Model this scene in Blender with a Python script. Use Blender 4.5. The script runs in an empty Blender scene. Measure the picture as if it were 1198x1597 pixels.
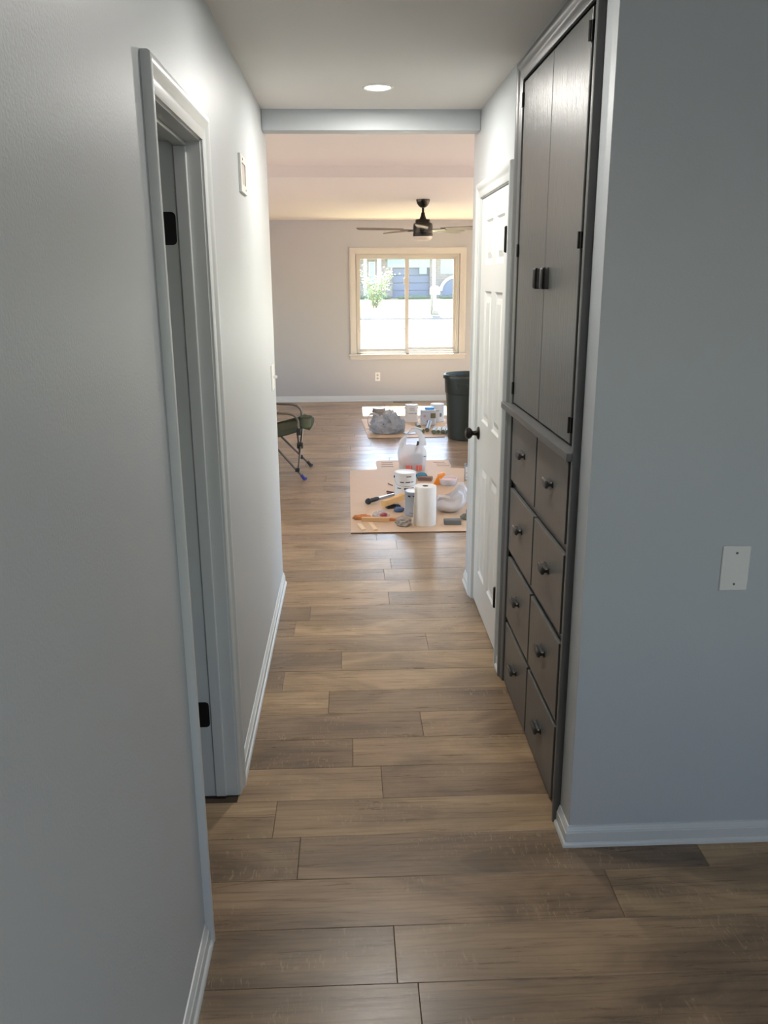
import bpy, bmesh, math, random
from mathutils import Vector, Matrix, noise
from math import pi, sin, cos, radians as rad

C = bpy.context.scene.collection
S = bpy.context.scene

# ------------------------------------------------------------------ camera
F_PX, PITCH, YAW, ROLL = 1306.319, 0.270631, 0.0397339, 0.00566572
cam = bpy.data.cameras.new('camera')
cam.sensor_fit = 'VERTICAL'; cam.sensor_height = 36.0
cam.lens = F_PX / 1597.0 * 36.0
cam.clip_start = 0.02; cam.clip_end = 300
co = bpy.data.objects.new('camera', cam); C.objects.link(co)
fw = Vector((sin(YAW) * cos(PITCH), cos(YAW) * cos(PITCH), -sin(PITCH)))
rt = Vector((cos(YAW), -sin(YAW), 0)); dn = fw.cross(rt)
r2 = cos(ROLL) * rt + sin(ROLL) * dn
d2 = -sin(ROLL) * rt + cos(ROLL) * dn
M = Matrix((r2, -d2, -fw)).transposed().to_4x4()
M.translation = (0, 0, 1.68)
co.matrix_world = M
S.camera = co

# ------------------------------------------------------------------ world, sun, exposure
SUN_EL = rad(53.3)
SKY_STRENGTH = 1.35
SUN_STRENGTH = 82.0
CAN_WATTS = 16.0
w = bpy.data.worlds.new('sky'); S.world = w; w.use_nodes = True
nt = w.node_tree
sky = nt.nodes.new('ShaderNodeTexSky'); sky.sky_type = 'NISHITA'
sky.sun_disc = False; sky.sun_elevation = SUN_EL; sky.sun_rotation = 0.0
bg = nt.nodes['Background']; bg.inputs['Strength'].default_value = SKY_STRENGTH
nt.links.new(sky.outputs[0], bg.inputs['Color'])
sl = bpy.data.lights.new('sun', 'SUN'); sl.energy = SUN_STRENGTH; sl.angle = rad(0.53)
sl.color = (1.0, 0.95, 0.88)
so = bpy.data.objects.new('sun', sl); C.objects.link(so)
so.rotation_euler = (-(pi / 2 - SUN_EL), 0, 0)          # shines towards -Y and down
so.location = (0, 30, 40)
S.view_settings.view_transform = 'Standard'; S.view_settings.look = 'None'
S.view_settings.exposure = 0.0; S.view_settings.gamma = 1.0
S.view_settings.use_curve_mapping = False
S.cycles.max_bounces = 12; S.cycles.diffuse_bounces = 7; S.cycles.glossy_bounces = 4
S.cycles.transparent_max_bounces = 12
S.cycles.sample_clamp_indirect = 4.0
S.cycles.use_denoising = True

def portal(loc, rot, sx, sy):
    l = bpy.data.lights.new('window_portal', 'AREA'); l.shape = 'RECTANGLE'; l.size = sx; l.size_y = sy
    l.cycles.is_portal = True
    o = bpy.data.objects.new('window_portal', l); C.objects.link(o); o.location = loc; o.rotation_euler = rot
portal((0.82, 12.16, 1.345), (-pi / 2, 0, 0), 1.42, 1.34)      # the living room window seen in view
portal((3.34, 9.0, 1.35), (0, pi / 2, 0), 1.4, 2.6)           # living room, right wall
portal((-3.74, 8.6, 1.35), (0, -pi / 2, 0), 1.4, 2.2)         # living room, left wall
portal((3.34, 5.9, 1.07), (0, pi / 2, 0), 2.05, 2.3)
portal((2.55, 12.16, 1.055), (-pi / 2, 0, 0), 1.0, 2.0)
portal((-3.74, 5.9, 1.07), (0, -pi / 2, 0), 2.05, 2.3)
portal((1.5, -2.34, 1.4), (pi / 2, 0, 0), 1.4, 1.4)           # room behind the camera

# ------------------------------------------------------------------ materials
MATS = {}
def _new(name):
    m = bpy.data.materials.new(name); m.use_nodes = True
    return m, m.node_tree, m.node_tree.nodes['Principled BSDF']
def srgb(r, g, b):
    f = lambda c: (c / 255 / 12.92) if c / 255 <= .04045 else ((c / 255 + .055) / 1.055) ** 2.4
    return (f(r), f(g), f(b), 1)
def N(nt, t, **k):
    n = nt.nodes.new(t)
    for a, v in k.items(): setattr(n, a, v)
    return n
def plain(name, col, rough=.5, metal=0.0, bump=0.0, scale=200.0, stretch=(1, 1, 1), spec=.5, var=0.0, vscale=8.0, detail=3.0):
    """colour with fine relief (bump) and a slight tone variation"""
    if name in MATS: return MATS[name]
    m, nt, b = _new(name); L = nt.links.new
    b.inputs['Base Color'].default_value = col; b.inputs['Roughness'].default_value = rough
    b.inputs['Metallic'].default_value = metal; b.inputs['Specular IOR Level'].default_value = spec
    tc = N(nt, 'ShaderNodeTexCoord'); mp = N(nt, 'ShaderNodeMapping'); mp.inputs['Scale'].default_value = stretch
    L(tc.outputs['Object'], mp.inputs[0])
    if bump:
        n = N(nt, 'ShaderNodeTexNoise'); n.inputs['Scale'].default_value = scale; n.inputs['Detail'].default_value = detail
        L(mp.outputs[0], n.inputs['Vector'])
        bp = N(nt, 'ShaderNodeBump'); bp.inputs['Strength'].default_value = bump; bp.inputs['Distance'].default_value = .002
        L(n.outputs[0], bp.inputs['Height']); L(bp.outputs[0], b.inputs['Normal'])
    if var:
        n2 = N(nt, 'ShaderNodeTexNoise'); n2.inputs['Scale'].default_value = vscale; n2.inputs['Detail'].default_value = 4
        L(mp.outputs[0], n2.inputs['Vector'])
        mx = N(nt, 'ShaderNodeMix', data_type='RGBA')
        mx.inputs[6].default_value = tuple(c * (1 - var) for c in col[:3]) + (1,)
        mx.inputs[7].default_value = tuple(min(1, c * (1 + var)) for c in col[:3]) + (1,)
        L(n2.outputs[0], mx.inputs[0]); L(mx.outputs[2], b.inputs['Base Color'])
    MATS[name] = m
    return m

WALL = plain('grey_wall_paint', srgb(188, 193, 196), .46, bump=.26, scale=170, var=.02, vscale=3)
LWALL = plain('wall_paint_warm_light', srgb(184, 183, 182), .45, bump=.22, scale=170, var=.02, vscale=3)  # the hall's wall paint again, warmed in tone to imitate warmer light
CEIL = plain('ceiling_paint', srgb(226, 224, 220), .8, bump=.25, scale=120)
LCEIL = plain('ceiling_paint_bright_light', srgb(242, 236, 231), .8, bump=.25, scale=120)  # ceiling white made lighter and pinker to stand in for stronger bounced light
TRIM = plain('white_trim_paint', srgb(206, 209, 208), .32, bump=.08, scale=60, stretch=(1, 1, .2))
DOORW = plain('white_door_paint', srgb(226, 227, 224), .34, bump=.06, scale=90, stretch=(1, 1, .12))
CREAM = plain('cream_window_paint', srgb(206, 200, 190), .4, bump=.05, scale=90)
CABD = plain('grey_drawer_paint', srgb(101, 101, 98), .36, bump=.3, scale=44, stretch=(3.2, 3.2, .20), var=.04, vscale=20)
CAB = plain('grey_cabinet_paint', srgb(101, 102, 100), .33, bump=1.0, scale=44, stretch=(3.2, 3.2, .20), var=.05, vscale=20, detail=6)
CABTRIM = plain('grey_cabinet_trim', srgb(94, 95, 95), .36, bump=.2, scale=60, stretch=(2, 2, .3))
BLACKM = plain('matte_black_metal', srgb(26, 26, 27), .42, metal=.3)
BRONZE = plain('dark_bronze', srgb(38, 33, 30), .3, metal=.85)
PULLM = plain('dark_pewter', srgb(78, 77, 76), .36, metal=.5)
PLASTICW = plain('white_plastic', srgb(232, 231, 226), .35)
STEEL = plain('steel', srgb(176, 178, 180), .28, metal=1.0)

def plank_mat(name, attr=False):
    m, nt, b = _new(name); L = nt.links.new
    tc = N(nt, 'ShaderNodeTexCoord')
    if attr:
        a = N(nt, 'ShaderNodeAttribute', attribute_name='tone'); rnd = a.outputs['Fac']
    else:
        oi = N(nt, 'ShaderNodeObjectInfo'); rnd = oi.outputs['Random']
    ad = N(nt, 'ShaderNodeVectorMath', operation='MULTIPLY_ADD')
    cb = N(nt, 'ShaderNodeCombineXYZ'); L(rnd, cb.inputs[0]); L(rnd, cb.inputs[1]); L(rnd, cb.inputs[2])
    L(cb.outputs[0], ad.inputs[0]); ad.inputs[1].default_value = (71, 43, 19); L(tc.outputs['Object'], ad.inputs[2])
    def noise_(sc, det, stretch, dist=0.0, rough=.55):
        mp = N(nt, 'ShaderNodeMapping'); mp.inputs['Scale'].default_value = stretch; L(ad.outputs[0], mp.inputs[0])
        n = N(nt, 'ShaderNodeTexNoise'); n.inputs['Scale'].default_value = sc; n.inputs['Detail'].default_value = det
        n.inputs['Distortion'].default_value = dist; n.inputs['Roughness'].default_value = rough
        L(mp.outputs[0], n.inputs['Vector']); return n
    # tone of the plank itself
    r = N(nt, 'ShaderNodeValToRGB'); L(rnd, r.inputs[0])
    e = r.color_ramp.elements
    e[0].color = srgb(132, 113, 92); e[0].position = 0
    e[1].color = srgb(168, 145, 117); e[1].position = 1
    for p_, c_ in ((.2, srgb(142, 121, 99)), (.42, srgb(160, 137, 110)), (.6, srgb(136, 118, 99)), (.8, srgb(163, 140, 111))):
        q = e.new(p_); q.color = c_
    # broad blotches
    n1 = noise_(1.5, 6, (1, 3.0, 1), 1.2, .6)
    m1 = N(nt, 'ShaderNodeMix', data_type='RGBA', blend_type='MULTIPLY'); m1.inputs[0].default_value = .9
    r1 = N(nt, 'ShaderNodeValToRGB'); r1.color_ramp.elements[0].color = (.55, .53, .52, 1); r1.color_ramp.elements[0].position = .36
    r1.color_ramp.elements[1].color = (1.16, 1.13, 1.08, 1); r1.color_ramp.elements[1].position = .62
    L(n1.outputs[0], r1.inputs[0]); L(r.outputs[0], m1.inputs[6]); L(r1.outputs[0], m1.inputs[7])
    # long grain
    n2 = noise_(7, 9, (.34, 5.5, 1), 1.6, .68)
    r2_ = N(nt, 'ShaderNodeValToRGB'); r2_.color_ramp.elements[0].color = (.66, .63, .6, 1); r2_.color_ramp.elements[0].position = .34
    r2_.color_ramp.elements[1].color = (1.08, 1.07, 1.05, 1); r2_.color_ramp.elements[1].position = .6
    L(n2.outputs[0], r2_.inputs[0])
    m2 = N(nt, 'ShaderNodeMix', data_type='RGBA', blend_type='MULTIPLY'); m2.inputs[0].default_value = .5
    L(m1.outputs[2], m2.inputs[6]); L(r2_.outputs[0], m2.inputs[7])
    # cathedral figure
    mp = N(nt, 'ShaderNodeMapping'); mp.inputs['Scale'].default_value = (.9, 7.0, 1); L(ad.outputs[0], mp.inputs[0])
    wv = N(nt, 'ShaderNodeTexWave', wave_type='BANDS', bands_direction='Y'); wv.inputs['Scale'].default_value = 1.6
    wv.inputs['Distortion'].default_value = 9; wv.inputs['Detail'].default_value = 3; wv.inputs['Detail Scale'].default_value = .8
    L(mp.outputs[0], wv.inputs['Vector'])
    r3 = N(nt, 'ShaderNodeValToRGB'); r3.color_ramp.elements[0].color = (.72, .69, .66, 1); r3.color_ramp.elements[0].position = 0
    r3.color_ramp.elements[1].color = (1, 1, 1, 1); r3.color_ramp.elements[1].position = .22
    L(wv.outputs[0], r3.inputs[0])
    m3 = N(nt, 'ShaderNodeMix', data_type='RGBA', blend_type='MULTIPLY'); m3.inputs[0].default_value = .5
    L(m2.outputs[2], m3.inputs[6]); L(r3.outputs[0], m3.inputs[7])
    # knots
    mk = N(nt, 'ShaderNodeMapping'); mk.inputs['Scale'].default_value = (1.15, 2.6, 1); L(ad.outputs[0], mk.inputs[0])
    vo = N(nt, 'ShaderNodeTexVoronoi'); vo.inputs['Scale'].default_value = 1.0; vo.inputs['Randomness'].default_value = 1.0; L(mk.outputs[0], vo.inputs['Vector'])
    rk = N(nt, 'ShaderNodeMapRange'); rk.inputs[1].default_value = .012; rk.inputs[2].default_value = .06; rk.inputs[3].default_value = .42; rk.inputs[4].default_value = 1.0; L(vo.outputs['Distance'], rk.inputs[0])
    mkx = N(nt, 'ShaderNodeMix', data_type='RGBA', blend_type='MULTIPLY'); mkx.inputs[0].default_value = .8
    L(m3.outputs[2], mkx.inputs[6]); L(rk.outputs[0], mkx.inputs[7]); m3 = mkx
    # pale ray flecks, short and across the grain, in patches
    n4 = noise_(26, 2, (4.2, 1.1, 1), .9); n5 = noise_(2.6, 2, (1, 4, 1))
    mm = N(nt, 'ShaderNodeMath', operation='MULTIPLY')
    ra = N(nt, 'ShaderNodeMapRange'); ra.inputs[1].default_value = .57; ra.inputs[2].default_value = .70; L(n4.outputs[0], ra.inputs[0])
    rb = N(nt, 'ShaderNodeMapRange'); rb.inputs[1].default_value = .50; rb.inputs[2].default_value = .62; L(n5.outputs[0], rb.inputs[0])
    L(ra.outputs[0], mm.inputs[0]); L(rb.outputs[0], mm.inputs[1])
    mm2 = N(nt, 'ShaderNodeMath', operation='MULTIPLY'); mm2.inputs[1].default_value = .3; L(mm.outputs[0], mm2.inputs[0])
    m4 = N(nt, 'ShaderNodeMix', data_type='RGBA'); m4.inputs[7].default_value = srgb(196, 176, 142)
    L(mm2.outputs[0], m4.inputs[0]); L(m3.outputs[2], m4.inputs[6])
    L(m4.outputs[2], b.inputs['Base Color'])
    rr = N(nt, 'ShaderNodeMapRange'); rr.inputs[3].default_value = .22; rr.inputs[4].default_value = .36
    L(n2.outputs[0], rr.inputs[0]); L(rr.outputs[0], b.inputs['Roughness'])
    bp = N(nt, 'ShaderNodeBump'); bp.inputs['Strength'].default_value = .25; bp.inputs['Distance'].default_value = .0012
    L(n2.outputs[0], bp.inputs['Height']); L(bp.outputs[0], b.inputs['Normal'])
    return m
PLANK = plank_mat('vinyl_plank'); PLANK_FAR = plank_mat('vinyl_plank_far', True)

def glass_mat(name, tint=(1, 1, 1, 1), glare_veil=.006):
    m, nt, b = _new(name); nt.nodes.remove(b); L = nt.links.new
    t = N(nt, 'ShaderNodeBsdfTransparent'); t.inputs[0].default_value = tint
    g = N(nt, 'ShaderNodeBsdfGlossy'); g.inputs['Roughness'].default_value = .02
    lw = N(nt, 'ShaderNodeLayerWeight'); lw.inputs[0].default_value = .5
    pw = N(nt, 'ShaderNodeMath', operation='POWER'); pw.inputs[1].default_value = 4.0; L(lw.outputs['Facing'], pw.inputs[0])
    f = N(nt, 'ShaderNodeMath', operation='MULTIPLY_ADD'); f.inputs[1].default_value = .85; f.inputs[2].default_value = .035; L(pw.outputs[0], f.inputs[0])
    veil = N(nt, 'ShaderNodeBsdfTranslucent'); veil.inputs[0].default_value = (.9, .92, .95, 1)  # translucent veil in the pane, standing in for glare over the view outdoors
    m0 = N(nt, 'ShaderNodeMixShader'); m0.inputs[0].default_value = glare_veil; L(t.outputs[0], m0.inputs[1]); L(veil.outputs[0], m0.inputs[2])
    mx = N(nt, 'ShaderNodeMixShader'); L(f.outputs[0], mx.inputs[0]); L(m0.outputs[0], mx.inputs[1]); L(g.outputs[0], mx.inputs[2])
    L(mx.outputs[0], nt.nodes['Material Output'].inputs[0])
    MATS[name] = m; return m
GLASS = glass_mat('window_glass', (.97, .985, .98, 1))

def film_mat(name, col, trans=.3, clear=.12, rough=.3):
    """thin plastic film: diffuse + translucent + a little see-through + gloss"""
    m, nt, b = _new(name); L = nt.links.new
    b.inputs['Base Color'].default_value = col; b.inputs['Roughness'].default_value = rough
    t = N(nt, 'ShaderNodeBsdfTranslucent'); t.inputs[0].default_value = col
    c = N(nt, 'ShaderNodeBsdfTransparent')
    m1 = N(nt, 'ShaderNodeMixShader'); m1.inputs[0].default_value = trans; L(b.outputs[0], m1.inputs[1]); L(t.outputs[0], m1.inputs[2])
    m2 = N(nt, 'ShaderNodeMixShader'); m2.inputs[0].default_value = clear; L(m1.outputs[0], m2.inputs[1]); L(c.outputs[0], m2.inputs[2])
    L(m2.outputs[0], nt.nodes['Material Output'].inputs[0]); MATS[name] = m; return m
FILM_W = film_mat('white_bag_film', srgb(236, 234, 232), .40, .30)
FILM_T = film_mat('thick_bag_film', srgb(236, 232, 230), .35, .12)
FILM_G = film_mat('grey_bag_film', srgb(192, 192, 194), .35, .10, .2)
FILM_C = film_mat('clear_wrap', srgb(225, 215, 212), .3, .45, .15)

def emit(name, col, s):
    m, nt, b = _new(name); b.inputs['Base Color'].default_value = (.8, .8, .8, 1)
    b.inputs['Emission Color'].default_value = col; b.inputs['Emission Strength'].default_value = s; return m

# ------------------------------------------------------------------ mesh helpers
class MB:
    """collects shapes, then links them as ONE mesh object"""
    def __init__(s): s.bm = bmesh.new(); s.mi = 0; s.wn = False
    def box(s, x0, x1, y0, y1, z0, z1, bev=0.0, seg=1, rot=None, at=None):
        b = bmesh.new(); bmesh.ops.create_cube(b, size=1)
        for v in b.verts: v.co = Vector(((x0 + x1) / 2 + v.co.x * (x1 - x0), (y0 + y1) / 2 + v.co.y * (y1 - y0), (z0 + z1) / 2 + v.co.z * (z1 - z0)))
        if bev and seg > 1: s.wn = True
        if bev: bmesh.ops.bevel(b, geom=b.edges[:], offset=bev, segments=seg, profile=.5, affect='EDGES', clamp_overlap=True)
        return s.add(b, rot, at)
    def add(s, b, rot=None, at=None):
        if rot is not None or at is not None:
            mt = Matrix.Translation(at or (0, 0, 0)) @ ((rot if isinstance(rot, Matrix) else rot.to_matrix().to_4x4()) if rot is not None else Matrix())
            b.transform(mt)
        b.verts.index_update(); vs = [s.bm.verts.new(v.co) for v in b.verts]
        for f in b.faces:
            try: nf = s.bm.faces.new([vs[v.index] for v in f.verts]); nf.material_index = s.mi
            except ValueError: pass
        b.free(); return s
    def poly(s, pts, faces):
        vs = [s.bm.verts.new(p) for p in pts]
        for f in faces:
            try: nf = s.bm.faces.new([vs[i] for i in f]); nf.material_index = s.mi
            except ValueError: pass
        return s
    def lathe(s, prof, n=24, c=(0, 0, 0), axis='Z', cap=True, rot=None, at=None):
        """prof: (radius, height) pairs"""
        pts = []; k = len(prof)
        for i in range(n):
            a = 2 * pi * i / n
            for r, h in prof:
                p = {'Z': (r * cos(a), r * sin(a), h), 'Y': (r * cos(a), h, -r * sin(a)), 'X': (h, r * cos(a), r * sin(a))}[axis]
                pts.append((p[0] + c[0], p[1] + c[1], p[2] + c[2]))
        fs = []
        for i in range(n):
            j = (i + 1) % n
            for q in range(k - 1): fs.append((i * k + q, j * k + q, j * k + q + 1, i * k + q + 1))
        if cap:
            if prof[0][0] > 1e-6: fs.append(tuple(i * k for i in reversed(range(n))))
            if prof[-1][0] > 1e-6: fs.append(tuple(i * k + k - 1 for i in range(n)))
        b = bmesh.new(); vs = [b.verts.new(p) for p in pts]
        for f in fs: b.faces.new([vs[i] for i in f])
        bmesh.ops.remove_doubles(b, verts=b.verts[:], dist=1e-6)
        return s.add(b, rot, at)
    def tube(s, path, r, n=10, caps=True, closed=False):
        P = [Vector(p) for p in path]; k = len(P); rs = r if isinstance(r, (list, tuple)) else [r] * k
        ring = []; up = Vector((0, 0, 1)); prev = None
        for i, p in enumerate(P):
            t = (P[(i + 1) % k] - P[i - 1]) if closed else (P[min(i + 1, k - 1)] - P[max(i - 1, 0)]); t.normalize()
            if prev is None:
                u = t.cross(up) if abs(t.z) < .95 else t.cross(Vector((1, 0, 0)))
            else: u = prev - t * prev.dot(t)
            u.normalize(); v = t.cross(u); prev = u
            ring.append([p + (u * cos(2 * pi * j / n) + v * sin(2 * pi * j / n)) * rs[i] for j in range(n)])
        pts = [q for rg in ring for q in rg]; fs = []
        for i in range(k if closed else k - 1):
            a = i * n; b_ = ((i + 1) % k) * n
            for j in range(n): fs.append((a + j, a + (j + 1) % n, b_ + (j + 1) % n, b_ + j))
        if caps and not closed: fs.append(tuple(reversed(range(n)))); fs.append(tuple(range((k - 1) * n, k * n)))
        return s.poly(pts, fs)
    def prism(s, prof, p0, p1, ux, uy):
        """profile (a,b) extruded from p0 to p1; a along ux, b along uy (both may be given per end for mitres)"""
        k = len(prof); p0 = Vector(p0); p1 = Vector(p1)
        ua = ux if isinstance(ux, list) else [ux, ux]; ub = uy if isinstance(uy, list) else [uy, uy]
        pts = [p0 + Vector(ua[0]) * a + Vector(ub[0]) * b for a, b in prof] + [p1 + Vector(ua[1]) * a + Vector(ub[1]) * b for a, b in prof]
        fs = [(i, (i + 1) % k, k + (i + 1) % k, k + i) for i in range(k)] + [tuple(reversed(range(k))), tuple(range(k, 2 * k))]
        return s.poly(pts, fs)
    def ribbon(s, path, wdt, side, th=.0012):
        """thin strip along a path, with thickness"""
        P = [Vector(p) for p in path]; k = len(P); sd = [Vector(side(i / (k - 1)) if callable(side) else side) for i in range(k)]
        ws = [wdt(i / (k - 1)) if callable(wdt) else wdt for i in range(k)]
        pts = []
        for i, p in enumerate(P):
            t = (P[min(i + 1, k - 1)] - P[max(i - 1, 0)]).normalized(); n = t.cross(sd[i]).normalized() * th / 2
            a = sd[i].normalized() * ws[i] / 2
            pts += [p - a - n, p + a - n, p + a + n, p - a + n]
        fs = []
        for i in range(k - 1):
            a = i * 4; b = a + 4
            for j in range(4): fs.append((a + j, a + (j + 1) % 4, b + (j + 1) % 4, b + j))
        fs += [(3, 2, 1, 0), tuple(range(4 * k - 4, 4 * k))]
        return s.poly(pts, fs)
    def blob(s, dims, seed, amp=.25, freq=3.0, sub=4, ridge=True, c=(0, 0, 0), flat=True, shape=None):
        b = bmesh.new(); bmesh.ops.create_icosphere(b, subdivisions=sub, radius=1)
        off = Vector((seed * 7.3, seed * 3.1, seed * 5.7))
        for v in b.verts:
            p = v.co.copy(); q = p * freq + off
            h = (noise.ridged_multi_fractal(q, 1.0, 2.1, 4, 1.0, 2.0) / 1.4 - .6) if ridge else noise.fractal(q, 1.0, 2.0, 4)
            p *= 1 + amp * h
            p = Vector((p.x * dims[0], p.y * dims[1], (p.z + .75) * dims[2] / 1.75))
            if flat and p.z < 0: p.z = 0.0 + .02 * p.z
            if shape: p = shape(p)
            v.co = p + Vector(c)
        return s.add(b)
    def build(s, name, mat, parent=None, world=True, loc=(0, 0, 0), angle=35, rot=(0, 0, 0), clean=True):
        if clean: bmesh.ops.recalc_face_normals(s.bm, faces=s.bm.faces[:])
        off = Vector((0, 0, 0))
        if parent is not None and world:
            q = parent
            while q is not None: off += q.location; q = q.parent
        if off.length: bmesh.ops.translate(s.bm, verts=s.bm.verts[:], vec=-off)
        me = bpy.data.meshes.new(name); s.bm.to_mesh(me); s.bm.free()
        for m in (mat if isinstance(mat, (list, tuple)) else [mat]): me.materials.append(m)
        me.polygons.foreach_set('use_smooth', [True] * len(me.polygons)); me.set_sharp_from_angle(angle=rad(angle))
        o = bpy.data.objects.new(name, me); C.objects.link(o); o.location = loc; o.rotation_euler = rot
        if parent is not None: o.parent = parent
        if s.wn:
            md = o.modifiers.new('weighted_normals', 'WEIGHTED_NORMAL'); md.keep_sharp = True; md.weight = 100
        return o

def empty(name, loc, rz=0.0):
    o = bpy.data.objects.new(name, None); C.objects.link(o); o.location = loc; o.rotation_euler = (0, 0, rz)
    o.empty_display_size = .1
    return o
def tag(o, label, cat, group=None):
    o['label'] = label; o['category'] = cat
    if group: o['group'] = group
    return o
def struct(o, label=None, cat=None):
    o['kind'] = 'structure'
    if label: o['label'] = label
    if cat: o['category'] = cat
    return o

def grid_wall(mb, us, vs, holes, put, t0, t1):
    """wall with rectangular holes. us/vs: extents (u0,u1),(v0,v1); put(u,v,t)->point"""
    U = sorted({us[0], us[1]} | {h[0] for h in holes} | {h[1] for h in holes}); V = sorted({vs[0], vs[1]} | {h[2] for h in holes} | {h[3] for h in holes})
    U = [u for u in U if us[0] <= u <= us[1]]; V = [v for v in V if vs[0] <= v <= vs[1]]
    solid = {}
    for i in range(len(U) - 1):
        for j in range(len(V) - 1):
            cu = (U[i] + U[i + 1]) / 2; cv = (V[j] + V[j + 1]) / 2
            solid[i, j] = not any(h[0] < cu < h[1] and h[2] < cv < h[3] for h in holes)
    b = bmesh.new(); vc = {}
    def vert(i, j, t):
        k = (i, j, t)
        if k not in vc: vc[k] = b.verts.new(put(U[i], V[j], (t0, t1)[t]))
        return vc[k]
    for (i, j), s_ in solid.items():
        if not s_: continue
        for t in (0, 1): b.faces.new([vert(i, j, t), vert(i + 1, j, t), vert(i + 1, j + 1, t), vert(i, j + 1, t)])
        for (di, dj), (a, c_) in {(-1, 0): ((0, 0), (0, 1)), (1, 0): ((1, 0), (1, 1)), (0, -1): ((0, 0), (1, 0)), (0, 1): ((0, 1), (1, 1))}.items():
            if not solid.get((i + di, j + dj), False):
                b.faces.new([vert(i + a[0], j + a[1], 0), vert(i + c_[0], j + c_[1], 0), vert(i + c_[0], j + c_[1], 1), vert(i + a[0], j + a[1], 1)])
    mb.add(b); return mb

# ------------------------------------------------------------------ the setting
XL, XR, YN, YE, YF, CZ = -.40, .648, 2.19, 4.56, 12.0, 2.46
LX0, LX1 = -3.6, 3.2                     # living room
NX1, NY0 = 2.6, -2.2                     # room the camera stands in
PW, PY0, PL = .1926, 1.685, 1.22         # plank width, first boundary, plank length

# floor slab and planks
mb = MB()
mb.box(XL - 1.7, NX1 + .1, NY0 - .1, YE, -.12, -.004)
mb.box(LX0 - .1, LX1 + .1, YE, YF + .1, -.12, -.004)
floor = struct(mb.build('floor', plain('floor_gap', srgb(72, 60, 50), .8)))
known = {0: .094, 1: .727, 2: -.177, 3: -.265, 4: .089, 6: .26, 7: -.108, 9: -.058, 10: .351, 12: -.226, 13: .194, 14: .323, 16: .234, 17: -.239, 18: .29}
rng = random.Random(4)
plank_cache = {}
def plank_mesh(L, W):
    k = (round(L, 3), round(W, 3))
    if k in plank_cache: return plank_cache[k]
    g = .0004; e = .0013
    b = MB(); x, y = L / 2 - g, W / 2 - g
    top = [(-x + e, -y + e, 0), (x - e, -y + e, 0), (x - e, y - e, 0), (-x + e, y - e, 0)]
    mid = [(-x, -y, -.0016), (x, -y, -.0016), (x, y, -.0016), (-x, y, -.0016)]
    bot = [(-x, -y, -.005), (x, -y, -.005), (x, y, -.005), (-x, y, -.005)]
    b.poly(top + mid + bot, [(0, 1, 2, 3)] + [(4 + i, 4 + (i + 1) % 4, (i + 1) % 4, i) for i in range(4)] + [(8 + i, 8 + (i + 1) % 4, 4 + (i + 1) % 4, 4 + i) for i in range(4)])
    me = bpy.data.meshes.new('plank')
    bmesh.ops.recalc_face_normals(b.bm, faces=b.bm.faces[:])
    b.bm.to_mesh(me); b.bm.free(); me.materials.append(PLANK); plank_cache[k] = me
    return me
far_pts = []
nplank = 0
for k in range(-20, 54):
    y0 = PY0 + k * PW; y1 = y0 + PW
    if y1 > YF: y1 = YF
    if y0 > YF - .01: break
    yc = (y0 + y1) / 2
    if yc < YN: xa, xb = (XL - .13 if 1.85 < yc < 2.55 else XL), NX1
    elif yc < YE: xa, xb = (XL - .13 if 1.85 < yc < 2.55 else XL), XR + .03
    else: xa, xb = LX0, LX1
    j = known.get(k, rng.uniform(-.6, .6))
    xs = [j]
    while xs[0] > xa: xs.insert(0, xs[0] - PL)
    while xs[-1] < xb: xs.append(xs[-1] + PL)
    for a, c_ in zip(xs[:-1], xs[1:]):
        a = max(a, xa); c_ = min(c_, xb)
        if c_ - a < .02: continue
        if 1.1 < y1 and y0 < 6.9 and c_ > -.85 and a < 1.9:
            o = bpy.data.objects.new('plank', plank_mesh(c_ - a, y1 - y0)); C.objects.link(o)
            o.location = ((a + c_) / 2, yc, rng.uniform(-.0003, .0003)); o.parent = floor; nplank += 1
        else: far_pts.append((a, c_, y0, y1, rng.random()))
me = bpy.data.meshes.new('distant_planks')
vs, fs, tones = [], [], []
for a, c_, y0, y1, t in far_pts:
    n = len(vs); g = .0008; e = .0018
    vs += [(a + e, y0 + e, 0), (c_ - e, y0 + e, 0), (c_ - e, y1 - e, 0), (a + e, y1 - e, 0), (a + g, y0 + g, -.005), (c_ - g, y0 + g, -.005), (c_ - g, y1 - g, -.005), (a + g, y1 - g, -.005)]
    fs += [(n, n + 1, n + 2, n + 3)] + [(n + 4 + i, n + 4 + (i + 1) % 4, n + (i + 1) % 4, n + i) for i in range(4)]
    tones += [t] * 8
me.from_pydata(vs, [], fs); at = me.attributes.new('tone', 'FLOAT', 'POINT'); at.data.foreach_set('value', tones)
me.materials.append(PLANK_FAR)
o = bpy.data.objects.new('distant_planks', me); C.objects.link(o); o.parent = floor; o['kind'] = 'stuff'

# ceilings
mb = MB(); mb.box(XL - 1.7, NX1 + .1, NY0 - .1, YE - .12, CZ, CZ + .14); struct(mb.build('ceiling', CEIL))
mb = MB(); mb.box(LX0 - .1, LX1 + .1, YE - .12, YF + .12, CZ, CZ + .14); struct(mb.build('ceiling_living_room', LCEIL))
# header at the hall's end and the beam across the living room
mb = MB(); mb.box(XL, XR, 4.34, 4.44, 2.366, CZ + .02, .006, 2); struct(mb.build('beam_hall_end', WALL))
mb = MB(); mb.box(LX0, LX1, 6.36, 6.53, 2.378, CZ + .02, .006, 2); struct(mb.build('beam_living_room', LCEIL))

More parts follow.
